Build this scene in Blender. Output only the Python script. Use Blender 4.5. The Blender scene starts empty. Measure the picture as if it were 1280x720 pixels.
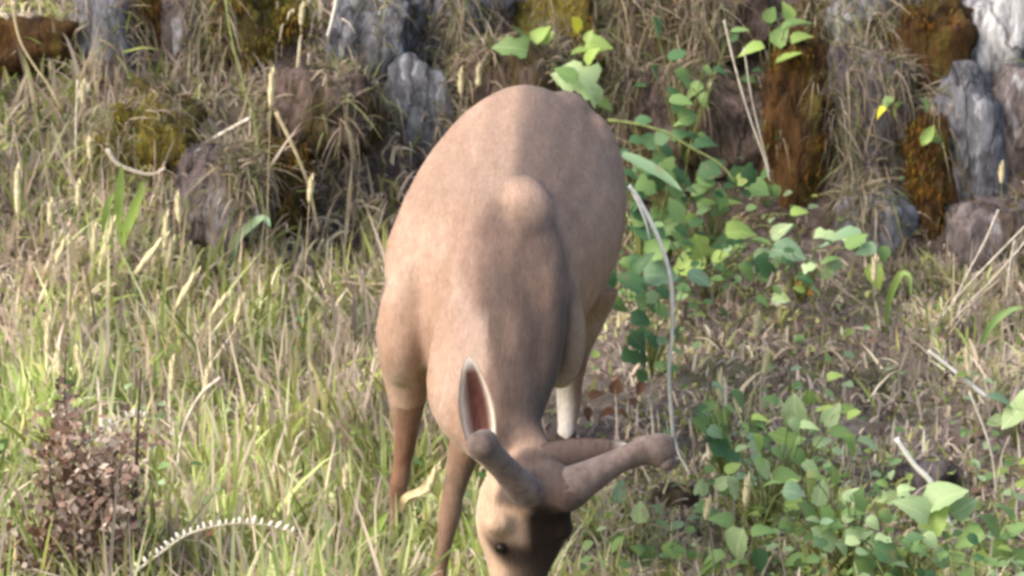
import bpy, bmesh, math, random
import numpy as np
from mathutils import Vector, Matrix, Quaternion
random.seed(7); rng = np.random.default_rng(7)
sc = bpy.context.scene
COL = sc.collection
R = math.radians

# ------------------------------------------------------------------ camera
PITCH = R(10); DIST = 10.0; FPX = 5600.0; ZC = 0.68
FWD = Vector((0, math.cos(PITCH), -math.sin(PITCH))); UP = Vector((0, math.sin(PITCH), math.cos(PITCH)))
CAM = Vector((0, 0, ZC)) - FWD * DIST
cd = bpy.data.cameras.new('camera'); cam = bpy.data.objects.new('camera', cd); COL.objects.link(cam)
cam.location = CAM; cam.rotation_euler = (R(90) - PITCH, 0, 0)
cd.sensor_width = 36; cd.lens = FPX / 1280 * 36
cd.clip_start = 0.1; cd.clip_end = 500
cd.dof.use_dof = True; cd.dof.focus_distance = 9.8; cd.dof.aperture_fstop = 8.0
sc.camera = cam
# ------------------------------------------------------------------ light
SUN_DIR = Vector((-0.70, -0.40, 0.62)).normalized()      # towards the sun
w = bpy.data.worlds.new('World'); sc.world = w; w.use_nodes = True
nt = w.node_tree; bg = nt.nodes['Background']; sky = nt.nodes.new('ShaderNodeTexSky')
sky.sky_type = 'NISHITA'; sky.sun_disc = False
sky.sun_elevation = math.asin(SUN_DIR.z); sky.sun_rotation = math.atan2(SUN_DIR.x, SUN_DIR.y)
sky.air_density = 1.3; sky.dust_density = 5.0; sky.ozone_density = 0.8
nt.links.new(sky.outputs[0], bg.inputs[0]); bg.inputs[1].default_value = 0.155
sd = bpy.data.lights.new('sun', 'SUN'); sun = bpy.data.objects.new('sun', sd); COL.objects.link(sun)
sd.energy = 1.3; sd.angle = R(52); sd.color = (1.0, 0.975, 0.95)
sun.location = (-4, -2, 6); sun.rotation_euler = SUN_DIR.to_track_quat('Z', 'Y').to_euler()
sc.view_settings.view_transform = 'Standard'; sc.view_settings.look = 'None'
sc.view_settings.exposure = 0.82; sc.view_settings.gamma = 1.0; sc.view_settings.use_curve_mapping = False
sc.cycles.use_denoising = True
sc.cycles.filter_width = 3.2
sc.cycles.max_bounces = 6; sc.cycles.transparent_max_bounces = 4

# ------------------------------------------------------------------ noise + terrain
def hsh(i, j, k=0):
    h = (i.astype(np.int64) * 374761393 + j.astype(np.int64) * 668265263 + k * 2147483647) & 0xffffffff
    h = ((h ^ (h >> 13)) * 1274126177) & 0xffffffff
    return ((h ^ (h >> 16)) & 0xffff) / 65535.0
def vnoise(x, y, k=0):
    x = np.asarray(x, float); y = np.asarray(y, float)
    xi = np.floor(x); yi = np.floor(y); fx = x - xi; fy = y - yi
    fx = fx * fx * (3 - 2 * fx); fy = fy * fy * (3 - 2 * fy)
    a = hsh(xi, yi, k); b = hsh(xi + 1, yi, k); c = hsh(xi, yi + 1, k); d = hsh(xi + 1, yi + 1, k)
    return (a + (b - a) * fx) * (1 - fy) + (c + (d - c) * fx) * fy - 0.5
def sstep(a, b, t):
    t = np.clip((t - a) / (b - a), 0, 1); return t * t * (3 - 2 * t)
def H(x, y):
    x = np.asarray(x, float); y = np.asarray(y, float)
    z = 0.1405 * y
    y0 = 2.25 - 0.55 * sstep(-0.2, -1.0, x) + 0.25 * vnoise(x * 1.3, x * 0 + 3.1, 5)
    kk = 1.5 - 0.95 * sstep(-0.15, -0.9, x) + 0.2 * vnoise(x * 1.7, x * 0 + 9.3, 6)
    d = np.maximum(y - y0, 0)
    rise = np.where(d < 0.25, d * d / 0.5, d - 0.125)
    rise = kk * rise
    top = 1.55
    rise = np.where(rise > top, top + (rise - top) * 0.18, rise)
    z = z + rise
    far = sstep(5, 30, np.hypot(x, y))
    z = z + vnoise(x * 1.6, y * 1.6, 1) * (0.10 + 0.5 * far) * sstep(0.6, 2.4, np.abs(y - 0.2) + 0.0) + vnoise(x * 4, y * 4, 2) * 0.035 + vnoise(x * 11, y * 11, 3) * 0.014
    return z
def Hf(x, y): return float(H(np.array([x]), np.array([y]))[0])

def P(px, py, Y):
    """the point of the place seen at photo pixel (px, py) at distance plane Y"""
    d = FWD + Vector((1, 0, 0)) * ((px - 640) / FPX) + UP * ((360 - py) / FPX)
    return CAM + d * ((Y - CAM.y) / d.y)
def proj(x, y, z):
    dy = y - CAM.y; dz = z - CAM.z
    dep = dy * FWD.y + dz * FWD.z
    return 640 + FPX * x / dep, 360 - FPX * (dy * UP.y + dz * UP.z) / dep
def Gp(px, py, y0=-1.5):
    """first terrain point along the ray"""
    ys = np.arange(y0, 8, 0.02)
    d = FWD + Vector((1, 0, 0)) * ((px - 640) / FPX) + UP * ((360 - py) / FPX)
    t = (ys - CAM.y) / d.y
    zs = CAM.z + d.z * t; xs = CAM.x + d.x * t
    hit = np.nonzero(H(xs, ys) >= zs)[0]
    i = hit[0] if len(hit) else len(ys) - 1
    return Vector((float(xs[i]), float(ys[i]), float(zs[i])))

# ------------------------------------------------------------------ materials
def srgb(r, g, b):
    f = lambda c: (c / 255 / 12.92) if c / 255 <= 0.04045 else ((c / 255 + 0.055) / 1.055) ** 2.4
    return (f(r), f(g), f(b), 1)
def new_mat(name, rough=0.8, spec=0.3):
    m = bpy.data.materials.new(name); m.use_nodes = True
    b = m.node_tree.nodes['Principled BSDF']; b.inputs['Roughness'].default_value = rough
    b.inputs['Specular IOR Level'].default_value = spec
    return m, m.node_tree, b
def tex_noise(nt, scale, detail=5, rough=0.6, vec=None, dist=0.0):
    n = nt.nodes.new('ShaderNodeTexNoise'); n.inputs['Scale'].default_value = scale
    n.inputs['Detail'].default_value = detail; n.inputs['Roughness'].default_value = rough
    n.inputs['Distortion'].default_value = dist
    if vec is not None: nt.links.new(vec, n.inputs['Vector'])
    return n
def ramp(nt, fac, stops):
    r = nt.nodes.new('ShaderNodeValToRGB'); e = r.color_ramp.elements
    while len(e) < len(stops): e.new(0.5)
    for k, (p, c) in enumerate(stops): e[k].position = p; e[k].color = c if len(c) == 4 else (*c, 1)
    nt.links.new(fac, r.inputs[0]); return r
def mixc(nt, fac, a, b, mode='MIX'):
    m = nt.nodes.new('ShaderNodeMix'); m.data_type = 'RGBA'; m.blend_type = mode
    for s, v in ((0, fac), (6, a), (7, b)):
        if hasattr(v, 'links') or hasattr(v, 'is_output'): nt.links.new(v, m.inputs[s])
        else: m.inputs[s].default_value = v
    return m.outputs[2]
def bump(nt, b, h, strength=0.5, dist=0.01):
    n = nt.nodes.new('ShaderNodeBump'); n.inputs['Strength'].default_value = strength
    n.inputs['Distance'].default_value = dist
    nt.links.new(h, n.inputs['Height']); nt.links.new(n.outputs[0], b.inputs['Normal'])
def geo_pos(nt):
    g = nt.nodes.new('ShaderNodeNewGeometry'); return g.outputs['Position'], g.outputs['Normal']
def obj_pos(nt):
    t = nt.nodes.new('ShaderNodeTexCoord'); return t.outputs['Object']

def ground_mat():
    m, nt, b = new_mat('ground_litter', 0.95, 0.1)
    pos, nor = geo_pos(nt)
    n1 = tex_noise(nt, 2.2, 6, 0.65, pos); n2 = tex_noise(nt, 22, 8, 0.7, pos); n3 = tex_noise(nt, 90, 5, 0.7, pos)
    c = ramp(nt, n2.outputs[0], [(0.3, (0.09, 0.068, 0.058)), (0.5, (0.24, 0.19, 0.165)), (0.68, (0.40, 0.34, 0.30))])
    g = ramp(nt, n3.outputs[0], [(0.35, (0.035, 0.05, 0.016)), (0.65, (0.11, 0.13, 0.045))])
    f = ramp(nt, n1.outputs[0], [(0.45, (0, 0, 0)), (0.6, (0.7, 0.7, 0.7))])
    sz_ = nt.nodes.new('ShaderNodeSeparateXYZ'); nt.links.new(nor, sz_.inputs[0])
    st = ramp(nt, sz_.outputs[2], [(0.72, (1, 1, 1)), (0.86, (0, 0, 0))])
    rk = ramp(nt, n2.outputs[0], [(0.3, (0.035, 0.027, 0.024)), (0.5, (0.12, 0.09, 0.08)), (0.7, (0.26, 0.21, 0.19))])
    flat = mixc(nt, f.outputs[0], c.outputs[0], g.outputs[0])
    nt.links.new(mixc(nt, st.outputs[0], flat, rk.outputs[0]), b.inputs['Base Color'])
    bump(nt, b, n3.outputs[0], 0.8, 0.02)
    return m
def rock_mat(name, dark, mid, light, lich, lich_amt=0.55, moss=(0.10, 0.085, 0.02), moss_lo=0.55):
    m, nt, b = new_mat(name, 0.85, 0.25)
    p, nor = geo_pos(nt)
    mp = nt.nodes.new('ShaderNodeMapping'); mp.inputs['Scale'].default_value = (1.25, 1.0, 0.42); nt.links.new(p, mp.inputs[0]); p = mp.outputs[0]
    n1 = tex_noise(nt, 6, 8, 0.65, p, 0.6); n2 = tex_noise(nt, 14, 6, 0.6, p, 1.0); n3 = tex_noise(nt, 60, 6, 0.7, p)
    c = ramp(nt, n1.outputs[0], [(0.32, dark), (0.5, mid), (0.68, light)])
    lf = ramp(nt, n2.outputs[0], [(lich_amt, (0, 0, 0)), (lich_amt + 0.1, (0.85, 0.85, 0.85))])
    c1 = mixc(nt, lf.outputs[0], c.outputs[0], (*lich, 1))
    n4 = tex_noise(nt, 4.5, 7, 0.7, p, 0.8)
    mf = ramp(nt, n4.outputs[0], [(moss_lo, (0, 0, 0)), (moss_lo + 0.08, (0.9, 0.9, 0.9))])
    mcol = ramp(nt, n3.outputs[0], [(0.35, tuple(v * 0.45 for v in moss)), (0.65, tuple(v * 1.4 for v in moss))])
    c2 = mixc(nt, mf.outputs[0], c1, mcol.outputs[0])
    nt.links.new(c2, b.inputs['Base Color'])
    n5 = tex_noise(nt, 28, 6, 0.7, p, 1.2)
    mr = ramp(nt, n5.outputs[0], [(0.30, (0.40, 0.37, 0.36)), (0.5, (1.0,) * 3), (0.70, (1.5, 1.5, 1.52))])
    c2 = mixc(nt, 1.0, c2, mr.outputs[0], 'MULTIPLY')
    va = nt.nodes.new('ShaderNodeVectorMath'); va.operation = 'ADD'; vs = nt.nodes.new('ShaderNodeVectorMath'); vs.operation = 'SCALE'; vs.inputs['Scale'].default_value = 0.09
    nt.links.new(n2.outputs[1], vs.inputs[0]); nt.links.new(p, va.inputs[0]); nt.links.new(vs.outputs[0], va.inputs[1])
    vo = nt.nodes.new('ShaderNodeTexVoronoi'); vo.feature = 'DISTANCE_TO_EDGE'; vo.inputs['Scale'].default_value = 6.5; nt.links.new(va.outputs[0], vo.inputs['Vector'])
    cr = ramp(nt, vo.outputs['Distance'], [(0.0, (0.28,) * 3), (0.05, (1,) * 3)])
    c2 = mixc(nt, 0.8, c2, cr.outputs[0], 'MULTIPLY'); nt.links.new(c2, b.inputs['Base Color'])
    add = nt.nodes.new('ShaderNodeMath'); add.operation = 'ADD'
    nt.links.new(n1.outputs[0], add.inputs[0]); nt.links.new(n3.outputs[0], add.inputs[1])
    ad2 = nt.nodes.new('ShaderNodeMath'); ad2.operation = 'MULTIPLY_ADD'; ad2.inputs[1].default_value = 0.6; nt.links.new(cr.outputs[0], ad2.inputs[0]); nt.links.new(add.outputs[0], ad2.inputs[2])
    bump(nt, b, ad2.outputs[0], 0.9, 0.03)
    return m
def attr_mat(name, rough=0.7, transl=0.3, spec=0.2, noise_s=0, noise_amt=0.3, bump_s=0, sheen=0):
    m, nt, b = new_mat(name, rough, spec)
    a = nt.nodes.new('ShaderNodeAttribute'); a.attribute_name = 'tint'
    col = a.outputs['Color']
    if noise_s:
        p, _ = geo_pos(nt)
        n = tex_noise(nt, noise_s, 5, 0.65, p)
        r = ramp(nt, n.outputs[0], [(0.3, (1 - noise_amt,) * 3), (0.7, (1 + noise_amt,) * 3)])
        col = mixc(nt, 1.0, col, r.outputs[0], 'MULTIPLY')
    nt.links.new(col, b.inputs['Base Color'])
    if bump_s:
        p, _ = geo_pos(nt)
        n = tex_noise(nt, bump_s, 4, 0.7, p); bump(nt, b, n.outputs[0], 0.35, 0.008)
    if sheen:
        b.inputs['Sheen Weight'].default_value = sheen; b.inputs['Sheen Roughness'].default_value = 0.5
    if transl:
        t = nt.nodes.new('ShaderNodeBsdfTranslucent'); nt.links.new(col, t.inputs[0])
        mx = nt.nodes.new('ShaderNodeMixShader'); mx.inputs[0].default_value = transl
        nt.links.new(b.outputs[0], mx.inputs[1]); nt.links.new(t.outputs[0], mx.inputs[2])
        nt.links.new(mx.outputs[0], nt.nodes['Material Output'].inputs[0])
    return m
def leaf_mat(name, c, var=0.25, rough=0.5, transl=0.35):
    m, nt, b = new_mat(name, rough, 0.35)
    oi = nt.nodes.new('ShaderNodeObjectInfo'); op = obj_pos(nt)
    n = tex_noise(nt, 3.5, 3, 0.6, op)
    mm = nt.nodes.new('ShaderNodeMath'); mm.operation = 'ADD'
    nt.links.new(oi.outputs['Random'], mm.inputs[0]); nt.links.new(n.outputs[0], mm.inputs[1])
    lo = tuple(v * (1 - var) for v in c); hi = (min(c[0] * (1 + var * 1.3), 1), min(c[1] * (1 + var), 1), c[2] * (1 + var * 0.6))
    r = ramp(nt, mm.outputs[0], [(0.3, lo), (0.95, hi)])
    # browned patches
    nb = tex_noise(nt, 2.2, 4, 0.7, geo_pos(nt)[0]); nb.inputs['Scale'].default_value = 22
    br = ramp(nt, nb.outputs[0], [(0.60, (0, 0, 0)), (0.72, (0.75,) * 3)])
    # pale midrib and side veins
    sx = nt.nodes.new('ShaderNodeSeparateXYZ'); nt.links.new(op, sx.inputs[0])
    ab = nt.nodes.new('ShaderNodeMath'); ab.operation = 'ABSOLUTE'; nt.links.new(sx.outputs[0], ab.inputs[0])
    vr = ramp(nt, ab.outputs[0], [(0.0, (0.55,) * 3), (0.05, (0, 0, 0))])
    col = mixc(nt, vr.outputs[0], r.outputs[0], (min(c[0] * 1.8, 1), min(c[1] * 1.5, 1), c[2] * 1.6, 1))
    col = mixc(nt, br.outputs[0], col, (0.32, 0.24, 0.12, 1))
    nt.links.new(col, b.inputs['Base Color'])
    t = nt.nodes.new('ShaderNodeBsdfTranslucent'); nt.links.new(col, t.inputs[0])
    mx = nt.nodes.new('ShaderNodeMixShader'); mx.inputs[0].default_value = transl
    nt.links.new(b.outputs[0], mx.inputs[1]); nt.links.new(t.outputs[0], mx.inputs[2])
    nt.links.new(mx.outputs[0], nt.nodes['Material Output'].inputs[0])
    return m
def grain_mat(name, c1, c2, scale=40, rough=0.8, spec=0.2, bs=0.4):
    m, nt, b = new_mat(name, rough, spec)
    p, _ = geo_pos(nt)
    n = tex_noise(nt, scale, 5, 0.65, p)
    r = ramp(nt, n.outputs[0], [(0.32, c1), (0.68, c2)])
    nt.links.new(r.outputs[0], b.inputs['Base Color']); bump(nt, b, n.outputs[0], bs, 0.004)
    return m
M = {}
M['ground'] = ground_mat()
M['blue'] = rock_mat('blue_grey_rock', (0.09, 0.09, 0.105), (0.21, 0.215, 0.25), (0.36, 0.37, 0.42), (0.55, 0.57, 0.62), 0.58, moss=(0.12, 0.085, 0.025), moss_lo=0.57)
M['mauve'] = rock_mat('mauve_grey_rock', (0.06, 0.048, 0.050), (0.17, 0.14, 0.14), (0.29, 0.25, 0.255), (0.45, 0.45, 0.49), 0.57, moss=(0.12, 0.08, 0.025), moss_lo=0.55)
M['white'] = rock_mat('white_lichen_rock', (0.20, 0.20, 0.22), (0.42, 0.43, 0.47), (0.62, 0.63, 0.67), (0.80, 0.81, 0.85), 0.45, moss_lo=0.72)
M['brown'] = rock_mat('earthy_brown_rock', (0.04, 0.028, 0.024), (0.14, 0.10, 0.085), (0.25, 0.19, 0.17), (0.26, 0.22, 0.20), 0.63, moss=(0.09, 0.07, 0.02), moss_lo=0.48)
M['rust'] = rock_mat('rusty_mossed_rock', (0.028, 0.014, 0.006), (0.085, 0.042, 0.014), (0.17, 0.088, 0.028), (0.24, 0.18, 0.14), 0.64, moss=(0.10, 0.075, 0.012), moss_lo=0.52)
M['olive'] = rock_mat('olive_mossed_rock', (0.035, 0.024, 0.010), (0.11, 0.08, 0.025), (0.21, 0.155, 0.05), (0.26, 0.23, 0.17), 0.66, moss=(0.19, 0.16, 0.03), moss_lo=0.45)
M['blade'] = attr_mat('grass_blade', 0.6, 0.35, 0.25)
M['moss'] = attr_mat('moss_fibre', 0.9, 0.2, 0.05)
M['straw'] = grain_mat('dry_straw', (0.42, 0.33, 0.19), (0.68, 0.58, 0.38), 60)
M['greenstem'] = grain_mat('green_stem', (0.16, 0.20, 0.07), (0.30, 0.34, 0.13), 60)
M['seed'] = grain_mat('cream_seed_head', (0.66, 0.58, 0.34), (0.90, 0.84, 0.60), 220, bs=0.9)
M['cane'] = grain_mat('pale_cane', (0.42, 0.37, 0.30), (0.74, 0.69, 0.60), 50)
M['twig'] = grain_mat('grey_twig', (0.20, 0.16, 0.13), (0.42, 0.36, 0.31), 50)
M['redstem'] = grain_mat('brown_stem', (0.10, 0.05, 0.03), (0.22, 0.12, 0.08), 50)
M['darkstem'] = grain_mat('dark_dead_stem', (0.05, 0.035, 0.035), (0.13, 0.09, 0.09), 50)
M['chaff'] = attr_mat('dry_chaff', 0.85, 0.25, 0.1)
M['white_bit'] = grain_mat('bleached_leaflet', (0.76, 0.72, 0.64), (0.95, 0.93, 0.87), 90)
M['deadleaf'] = leaf_mat('rusty_dead_leaf', (0.17, 0.085, 0.05), 0.35, 0.7, 0.2)
M['orange'] = leaf_mat('orange_dead_leaf', (0.55, 0.27, 0.03), 0.3, 0.6, 0.3)
M['pale'] = leaf_mat('pale_green_leaf', (0.38, 0.53, 0.29), 0.2, 0.45)
M['bright'] = leaf_mat('bright_green_leaf', (0.29, 0.44, 0.13), 0.25, 0.45)
M['mid'] = leaf_mat('mid_green_leaf', (0.18, 0.31, 0.12), 0.3)
M['dark'] = leaf_mat('dark_green_leaf', (0.07, 0.16, 0.075), 0.3)
M['bluegreen'] = leaf_mat('blue_green_leaf', (0.24, 0.39, 0.25), 0.25)
M['yellow'] = leaf_mat('yellow_leaf', (0.62, 0.62, 0.06), 0.15)
M['coat'] = attr_mat('deer_coat', 0.9, 0, 0.08, 38, 0.07, 0, sheen=0.08)
nt = M['coat'].node_tree; b = nt.nodes['Principled BSDF']; p, _n = geo_pos(nt)
mp = nt.nodes.new('ShaderNodeMapping'); mp.inputs['Scale'].default_value = (1.0, 0.22, 0.26); mp.inputs['Rotation'].default_value = (0, R(6), 0); nt.links.new(p, mp.inputs[0])
f1 = tex_noise(nt, 230, 4, 0.7, mp.outputs[0], 0.5); f2 = tex_noise(nt, 60, 5, 0.7, mp.outputs[0], 1.0)
r1 = ramp(nt, f1.outputs[0], [(0.3, (0.80,) * 3), (0.7, (1.18,) * 3)]); r2 = ramp(nt, f2.outputs[0], [(0.3, (0.84, 0.82, 0.80)), (0.7, (1.12, 1.13, 1.14))])
old = b.inputs['Base Color'].links[0].from_socket
c_ = mixc(nt, 1.0, mixc(nt, 1.0, old, r1.outputs[0], 'MULTIPLY'), r2.outputs[0], 'MULTIPLY'); nt.links.new(c_, b.inputs['Base Color'])
fa = nt.nodes.new('ShaderNodeMath'); fa.operation = 'ADD'; nt.links.new(f1.outputs[0], fa.inputs[0]); nt.links.new(f2.outputs[0], fa.inputs[1]); bump(nt, b, fa.outputs[0], 0.55, 0.006)
M['velvet'] = grain_mat('antler_velvet', (0.10, 0.075, 0.068), (0.21, 0.165, 0.150), 38, 0.9, 0.1)
M['velvet'].node_tree.nodes['Principled BSDF'].inputs['Sheen Weight'].default_value = 0.12
M['hoof'] = grain_mat('hoof_horn', (0.02, 0.017, 0.015), (0.05, 0.04, 0.035), 60, 0.5)
me, _, eb = new_mat('dark_eye', 0.4, 0.2); eb.inputs['Base Color'].default_value = (0.012, 0.008, 0.006, 1); M['eye'] = me
M['nose'] = grain_mat('wet_black_nose', (0.012, 0.011, 0.011), (0.035, 0.03, 0.03), 120, 0.35, 0.5)

# ------------------------------------------------------------------ object helpers
def tag(o, label=None, cat=None, group=None, kind=None):
    if label: o['label'] = label
    if cat: o['category'] = cat
    if group: o['group'] = group
    if kind: o['kind'] = kind
    return o
def empty(name, loc, label, cat, group=None):
    o = bpy.data.objects.new(name, None); COL.objects.link(o); o.location = loc; o.empty_display_size = 0.05
    return tag(o, label, cat, group)
def link(name, me, mat=None, parent=None, world=True):
    o = bpy.data.objects.new(name, me); COL.objects.link(o)
    if mat is not None and not me.materials: me.materials.append(mat)
    if parent is not None:
        o.parent = parent
        if world: o.matrix_parent_inverse = Matrix.Translation(parent.location).inverted()
    return o
def mesh_np(name, V, F, tint=None, smooth=True):
    """V (n,3), F (m,k) constant k"""
    me = bpy.data.meshes.new(name); V = np.asarray(V, np.float32); F = np.asarray(F, np.int32)
    k = F.shape[1]
    me.vertices.add(len(V)); me.vertices.foreach_set('co', V.ravel())
    me.loops.add(F.size); me.loops.foreach_set('vertex_index', F.ravel())
    me.polygons.add(len(F)); me.polygons.foreach_set('loop_start', np.arange(0, F.size, k, dtype=np.int32))
    me.polygons.foreach_set('use_smooth', np.full(len(F), smooth))
    if tint is not None:
        a = me.color_attributes.new('tint', 'FLOAT_COLOR', 'POINT')
        c = np.ones((len(V), 4), np.float32); c[:, :3] = tint; a.data.foreach_set('color', c.ravel())
    me.update(); me.validate(); return me
def bm_mesh(name, bm, smooth=True):
    me = bpy.data.meshes.new(name); bm.normal_update(); bm.to_mesh(me); bm.free()
    me.polygons.foreach_set('use_smooth', np.full(len(me.polygons), smooth)); return me
def catmull(pts, n):
    pts = [Vector(p) for p in pts]
    if len(pts) < 3: return [pts[0].lerp(pts[-1], i / n) for i in range(n + 1)]
    q = [pts[0] * 2 - pts[1]] + pts + [pts[-1] * 2 - pts[-2]]; out = []
    segs = len(pts) - 1
    for i in range(n + 1):
        t = i / n * segs; s = min(int(t), segs - 1); t -= s
        a, b, c, d = q[s], q[s + 1], q[s + 2], q[s + 3]
        out.append(0.5 * ((2 * b) + (c - a) * t + (2 * a - 5 * b + 4 * c - d) * t * t + (3 * b - a - 3 * c + d) * t ** 3))
    return out
def tube(bm, pts, rad, seg=6, n=None, wob=0.0):
    n = n or max(3, len(pts) * 3)
    c = catmull(pts, n); rs = np.interp(np.linspace(0, 1, n + 1), np.linspace(0, 1, len(rad)), rad)
    prev = None; up = Vector((0.3, -1, 0.2)).normalized()
    for i in range(n + 1):
        t = (c[min(i + 1, n)] - c[max(i - 1, 0)]).normalized()
        a = t.cross(up)
        if a.length < 1e-3: a = t.cross(Vector((1, 0, 0)))
        a.normalize(); b = t.cross(a)
        rr = rs[i] * (1 + random.uniform(-wob, wob))
        ring = [bm.verts.new(c[i] + (a * math.cos(2 * math.pi * k / seg) + b * math.sin(2 * math.pi * k / seg)) * rr) for k in range(seg)]
        if prev:
            for k in range(seg): bm.faces.new((prev[k], prev[(k + 1) % seg], ring[(k + 1) % seg], ring[k]))
        else: bm.faces.new(ring[::-1])
        prev = ring
    bm.faces.new(prev)
def loft(bm, rings, seg=20, sub=3):
    """rings: (centre, side vec, up vec, halfwidth, htop, hbot, power)"""
    n = len(rings); prev = None
    cs = catmull([r[0] for r in rings], (n - 1) * sub)
    for i in range((n - 1) * sub + 1):
        t = i / sub; k = min(int(t), n - 2); f = t - k
        ra, rb = rings[k], rings[k + 1]
        L = lambda a, b: a + (b - a) * f
        s = L(Vector(ra[1]), Vector(rb[1])).normalized(); u = L(Vector(ra[2]), Vector(rb[2])).normalized()
        hw, ht, hb = L(ra[3], rb[3]), L(ra[4], rb[4]), L(ra[5], rb[5]); pw = L(ra[6], rb[6]) if len(ra) > 6 and len(rb) > 6 else 1.0
        ring = []
        for q in range(seg):
            a = 2 * math.pi * q / seg; ca, sa = math.cos(a), math.sin(a)
            x = math.copysign(abs(ca) ** pw, ca) * hw; y = math.copysign(abs(sa) ** pw, sa) * (ht if sa > 0 else hb)
            ring.append(bm.verts.new(cs[i] + s * x + u * y))
        if prev:
            for q in range(seg): bm.faces.new((prev[q], prev[(q + 1) % seg], ring[(q + 1) % seg], ring[q]))
        else: bm.faces.new(ring[::-1])
        prev = ring
    bm.faces.new(prev)
def ellip(bm, c, r, rot=None, sub=3):
    g = bmesh.ops.create_icosphere(bm, subdivisions=sub, radius=1)
    m = Matrix.Translation(c) @ (rot.to_4x4() if rot else Matrix.Identity(4)) @ Matrix.Diagonal((*r, 1))
    bmesh.ops.transform(bm, matrix=m, verts=g['verts'])

# ------------------------------------------------------------------ ground
def grid(name, xs, ys, cut=None):
    X, Y = np.meshgrid(xs, ys); Z = H(X, Y); nx, ny = len(xs), len(ys)
    V = np.stack([X, Y, Z], -1).reshape(-1, 3)
    i = np.arange(nx * ny).reshape(ny, nx)
    F = np.stack([i[:-1, :-1], i[:-1, 1:], i[1:, 1:], i[1:, :-1]], -1).reshape(-1, 4)
    return mesh_np(name, V, F)
xs = np.concatenate([np.linspace(-60, -3.2, 24), np.linspace(-3.1, 3.1, 300), np.linspace(3.2, 60, 24)])
ys = np.concatenate([np.linspace(-40, -2.1, 24), np.linspace(-2, 5.0, 340), np.linspace(5.1, 90, 30)])
tag(link('ground', grid('ground', xs, ys), M['ground']), kind='structure')

# ------------------------------------------------------------------ rocks
def rock_mesh(name, hw, hd, hh, seed, facets=9, sub=4, rough=0.16, tilt=0.0):
    rr = random.Random(seed); bm = bmesh.new()
    bmesh.ops.create_icosphere(bm, subdivisions=sub, radius=1)
    V = np.array([v.co[:] for v in bm.verts])
    V = np.sign(V) * np.abs(V) ** 0.62 * 0.86
    for _ in range(facets):
        d = np.array([rr.gauss(0, 1), rr.gauss(0, 1), rr.gauss(0, 1)]); d /= np.linalg.norm(d)
        o = rr.uniform(0.62, 0.92); s = V @ d - o
        V = V - np.outer(np.maximum(s, 0) * 0.9, d)
    nz = lambda f, k: vnoise(V[:, 0] * f + seed, V[:, 1] * f + V[:, 2] * f * 0.7, k) + vnoise(V[:, 2] * f + seed, V[:, 0] * f * 0.8 - V[:, 1] * f, k + 1)
    r = 1 + rough * nz(2.2, 1) + rough * 0.9 * nz(5, 4) + rough * 0.45 * nz(12, 7) - rough * 0.9 * np.clip(0.06 - np.abs(nz(3.1, 11)), 0, 1) * 6
    V = V * r[:, None] * np.array([hw, hd, hh]) * 1.36
    c, s = math.cos(tilt), math.sin(tilt)
    V = np.stack([V[:, 0] * c + V[:, 2] * s, V[:, 1], -V[:, 0] * s + V[:, 2] * c], -1)
    for v, co in zip(bm.verts, V): v.co = co
    return bm_mesh(name, bm)
MOSSCOL = {'rust': [(0.13, 0.058, 0.014), (0.18, 0.09, 0.02), (0.07, 0.03, 0.01), (0.15, 0.115, 0.025)],
           'olive': [(0.24, 0.19, 0.035), (0.32, 0.26, 0.05), (0.15, 0.11, 0.02), (0.20, 0.10, 0.02)]}
def strands(root, direc, length, width, curl_down, tint, seg=3):
    """numpy strips: root (n,3), direc (n,3) unit"""
    n = len(root); side = np.cross(direc, np.stack([rng.normal(0, .5, n), np.full(n, 1.0) + rng.normal(0, .3, n), rng.normal(0, .4, n)], -1))
    side /= np.linalg.norm(side, axis=1)[:, None] + 1e-9
    ts = np.linspace(0, 1, seg + 1); V = []
    for t in ts:
        p = root + direc * (length * t)[:, None]
        p[:, 2] -= curl_down * length * t ** 2
        wd = (width * (1 - t ** 1.6) * 0.5 + 0.00015)[:, None]
        V += [p - side * wd, p + side * wd]
    V = np.stack(V, 1)                                    # n, 2(seg+1), 3
    k = 2 * (seg + 1); base = (np.arange(n) * k)[:, None]
    F = np.concatenate([base + np.array([2 * s, 2 * s + 1, 2 * s + 3, 2 * s + 2]) for s in range(seg)], 1).reshape(-1, 4)
    grad = np.repeat((0.75 + 0.35 * ts), 2)[None, :, None]
    T = tint[:, None, :] * np.ones((1, k, 1))
    return V.reshape(-1, 3), F, T.reshape(-1, 3)
def moss_fur(o, parent, kind, n, length=0.013):
    me = o.data; me.calc_loop_triangles() if False else None
    C = np.array([p.center[:] for p in me.polygons]); N = np.array([p.normal[:] for p in me.polygons]); A = np.array([p.area for p in me.polygons])
    front = (N[:, 1] < 0.3)
    Cw = C + np.array(o.location)
    pn_ = vnoise(Cw[:, 0] * 14, Cw[:, 2] * 9, 61) + .5 * vnoise(Cw[:, 0] * 34, Cw[:, 2] * 22, 62)
    A = A * front * np.clip(.12 + pn_ * 2.2, 0, 1); idx = rng.choice(len(C), n, p=A / A.sum())
    root = C[idx] + rng.normal(0, 0.008, (n, 3)) + np.array(o.location)
    d = N[idx] * 0.35 + rng.normal(0, 0.35, (n, 3)) + np.array([0, -0.1, -1.0]); d /= np.linalg.norm(d, axis=1)[:, None]
    pal = np.array(MOSSCOL[kind]); t = pal[rng.integers(0, len(pal), n)] * rng.uniform(0.6, 1.25, (n, 1))
    V, F, T = strands(root, d, rng.uniform(0.4, 1.3, n) * length, rng.uniform(0.003, 0.006, n), rng.uniform(0.2, 0.9, n), t, 2)
    m = link('moss', mesh_np('moss', V, F, T), M['moss'], parent); m['kind'] = 'stuff'
SURF = []
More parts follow.
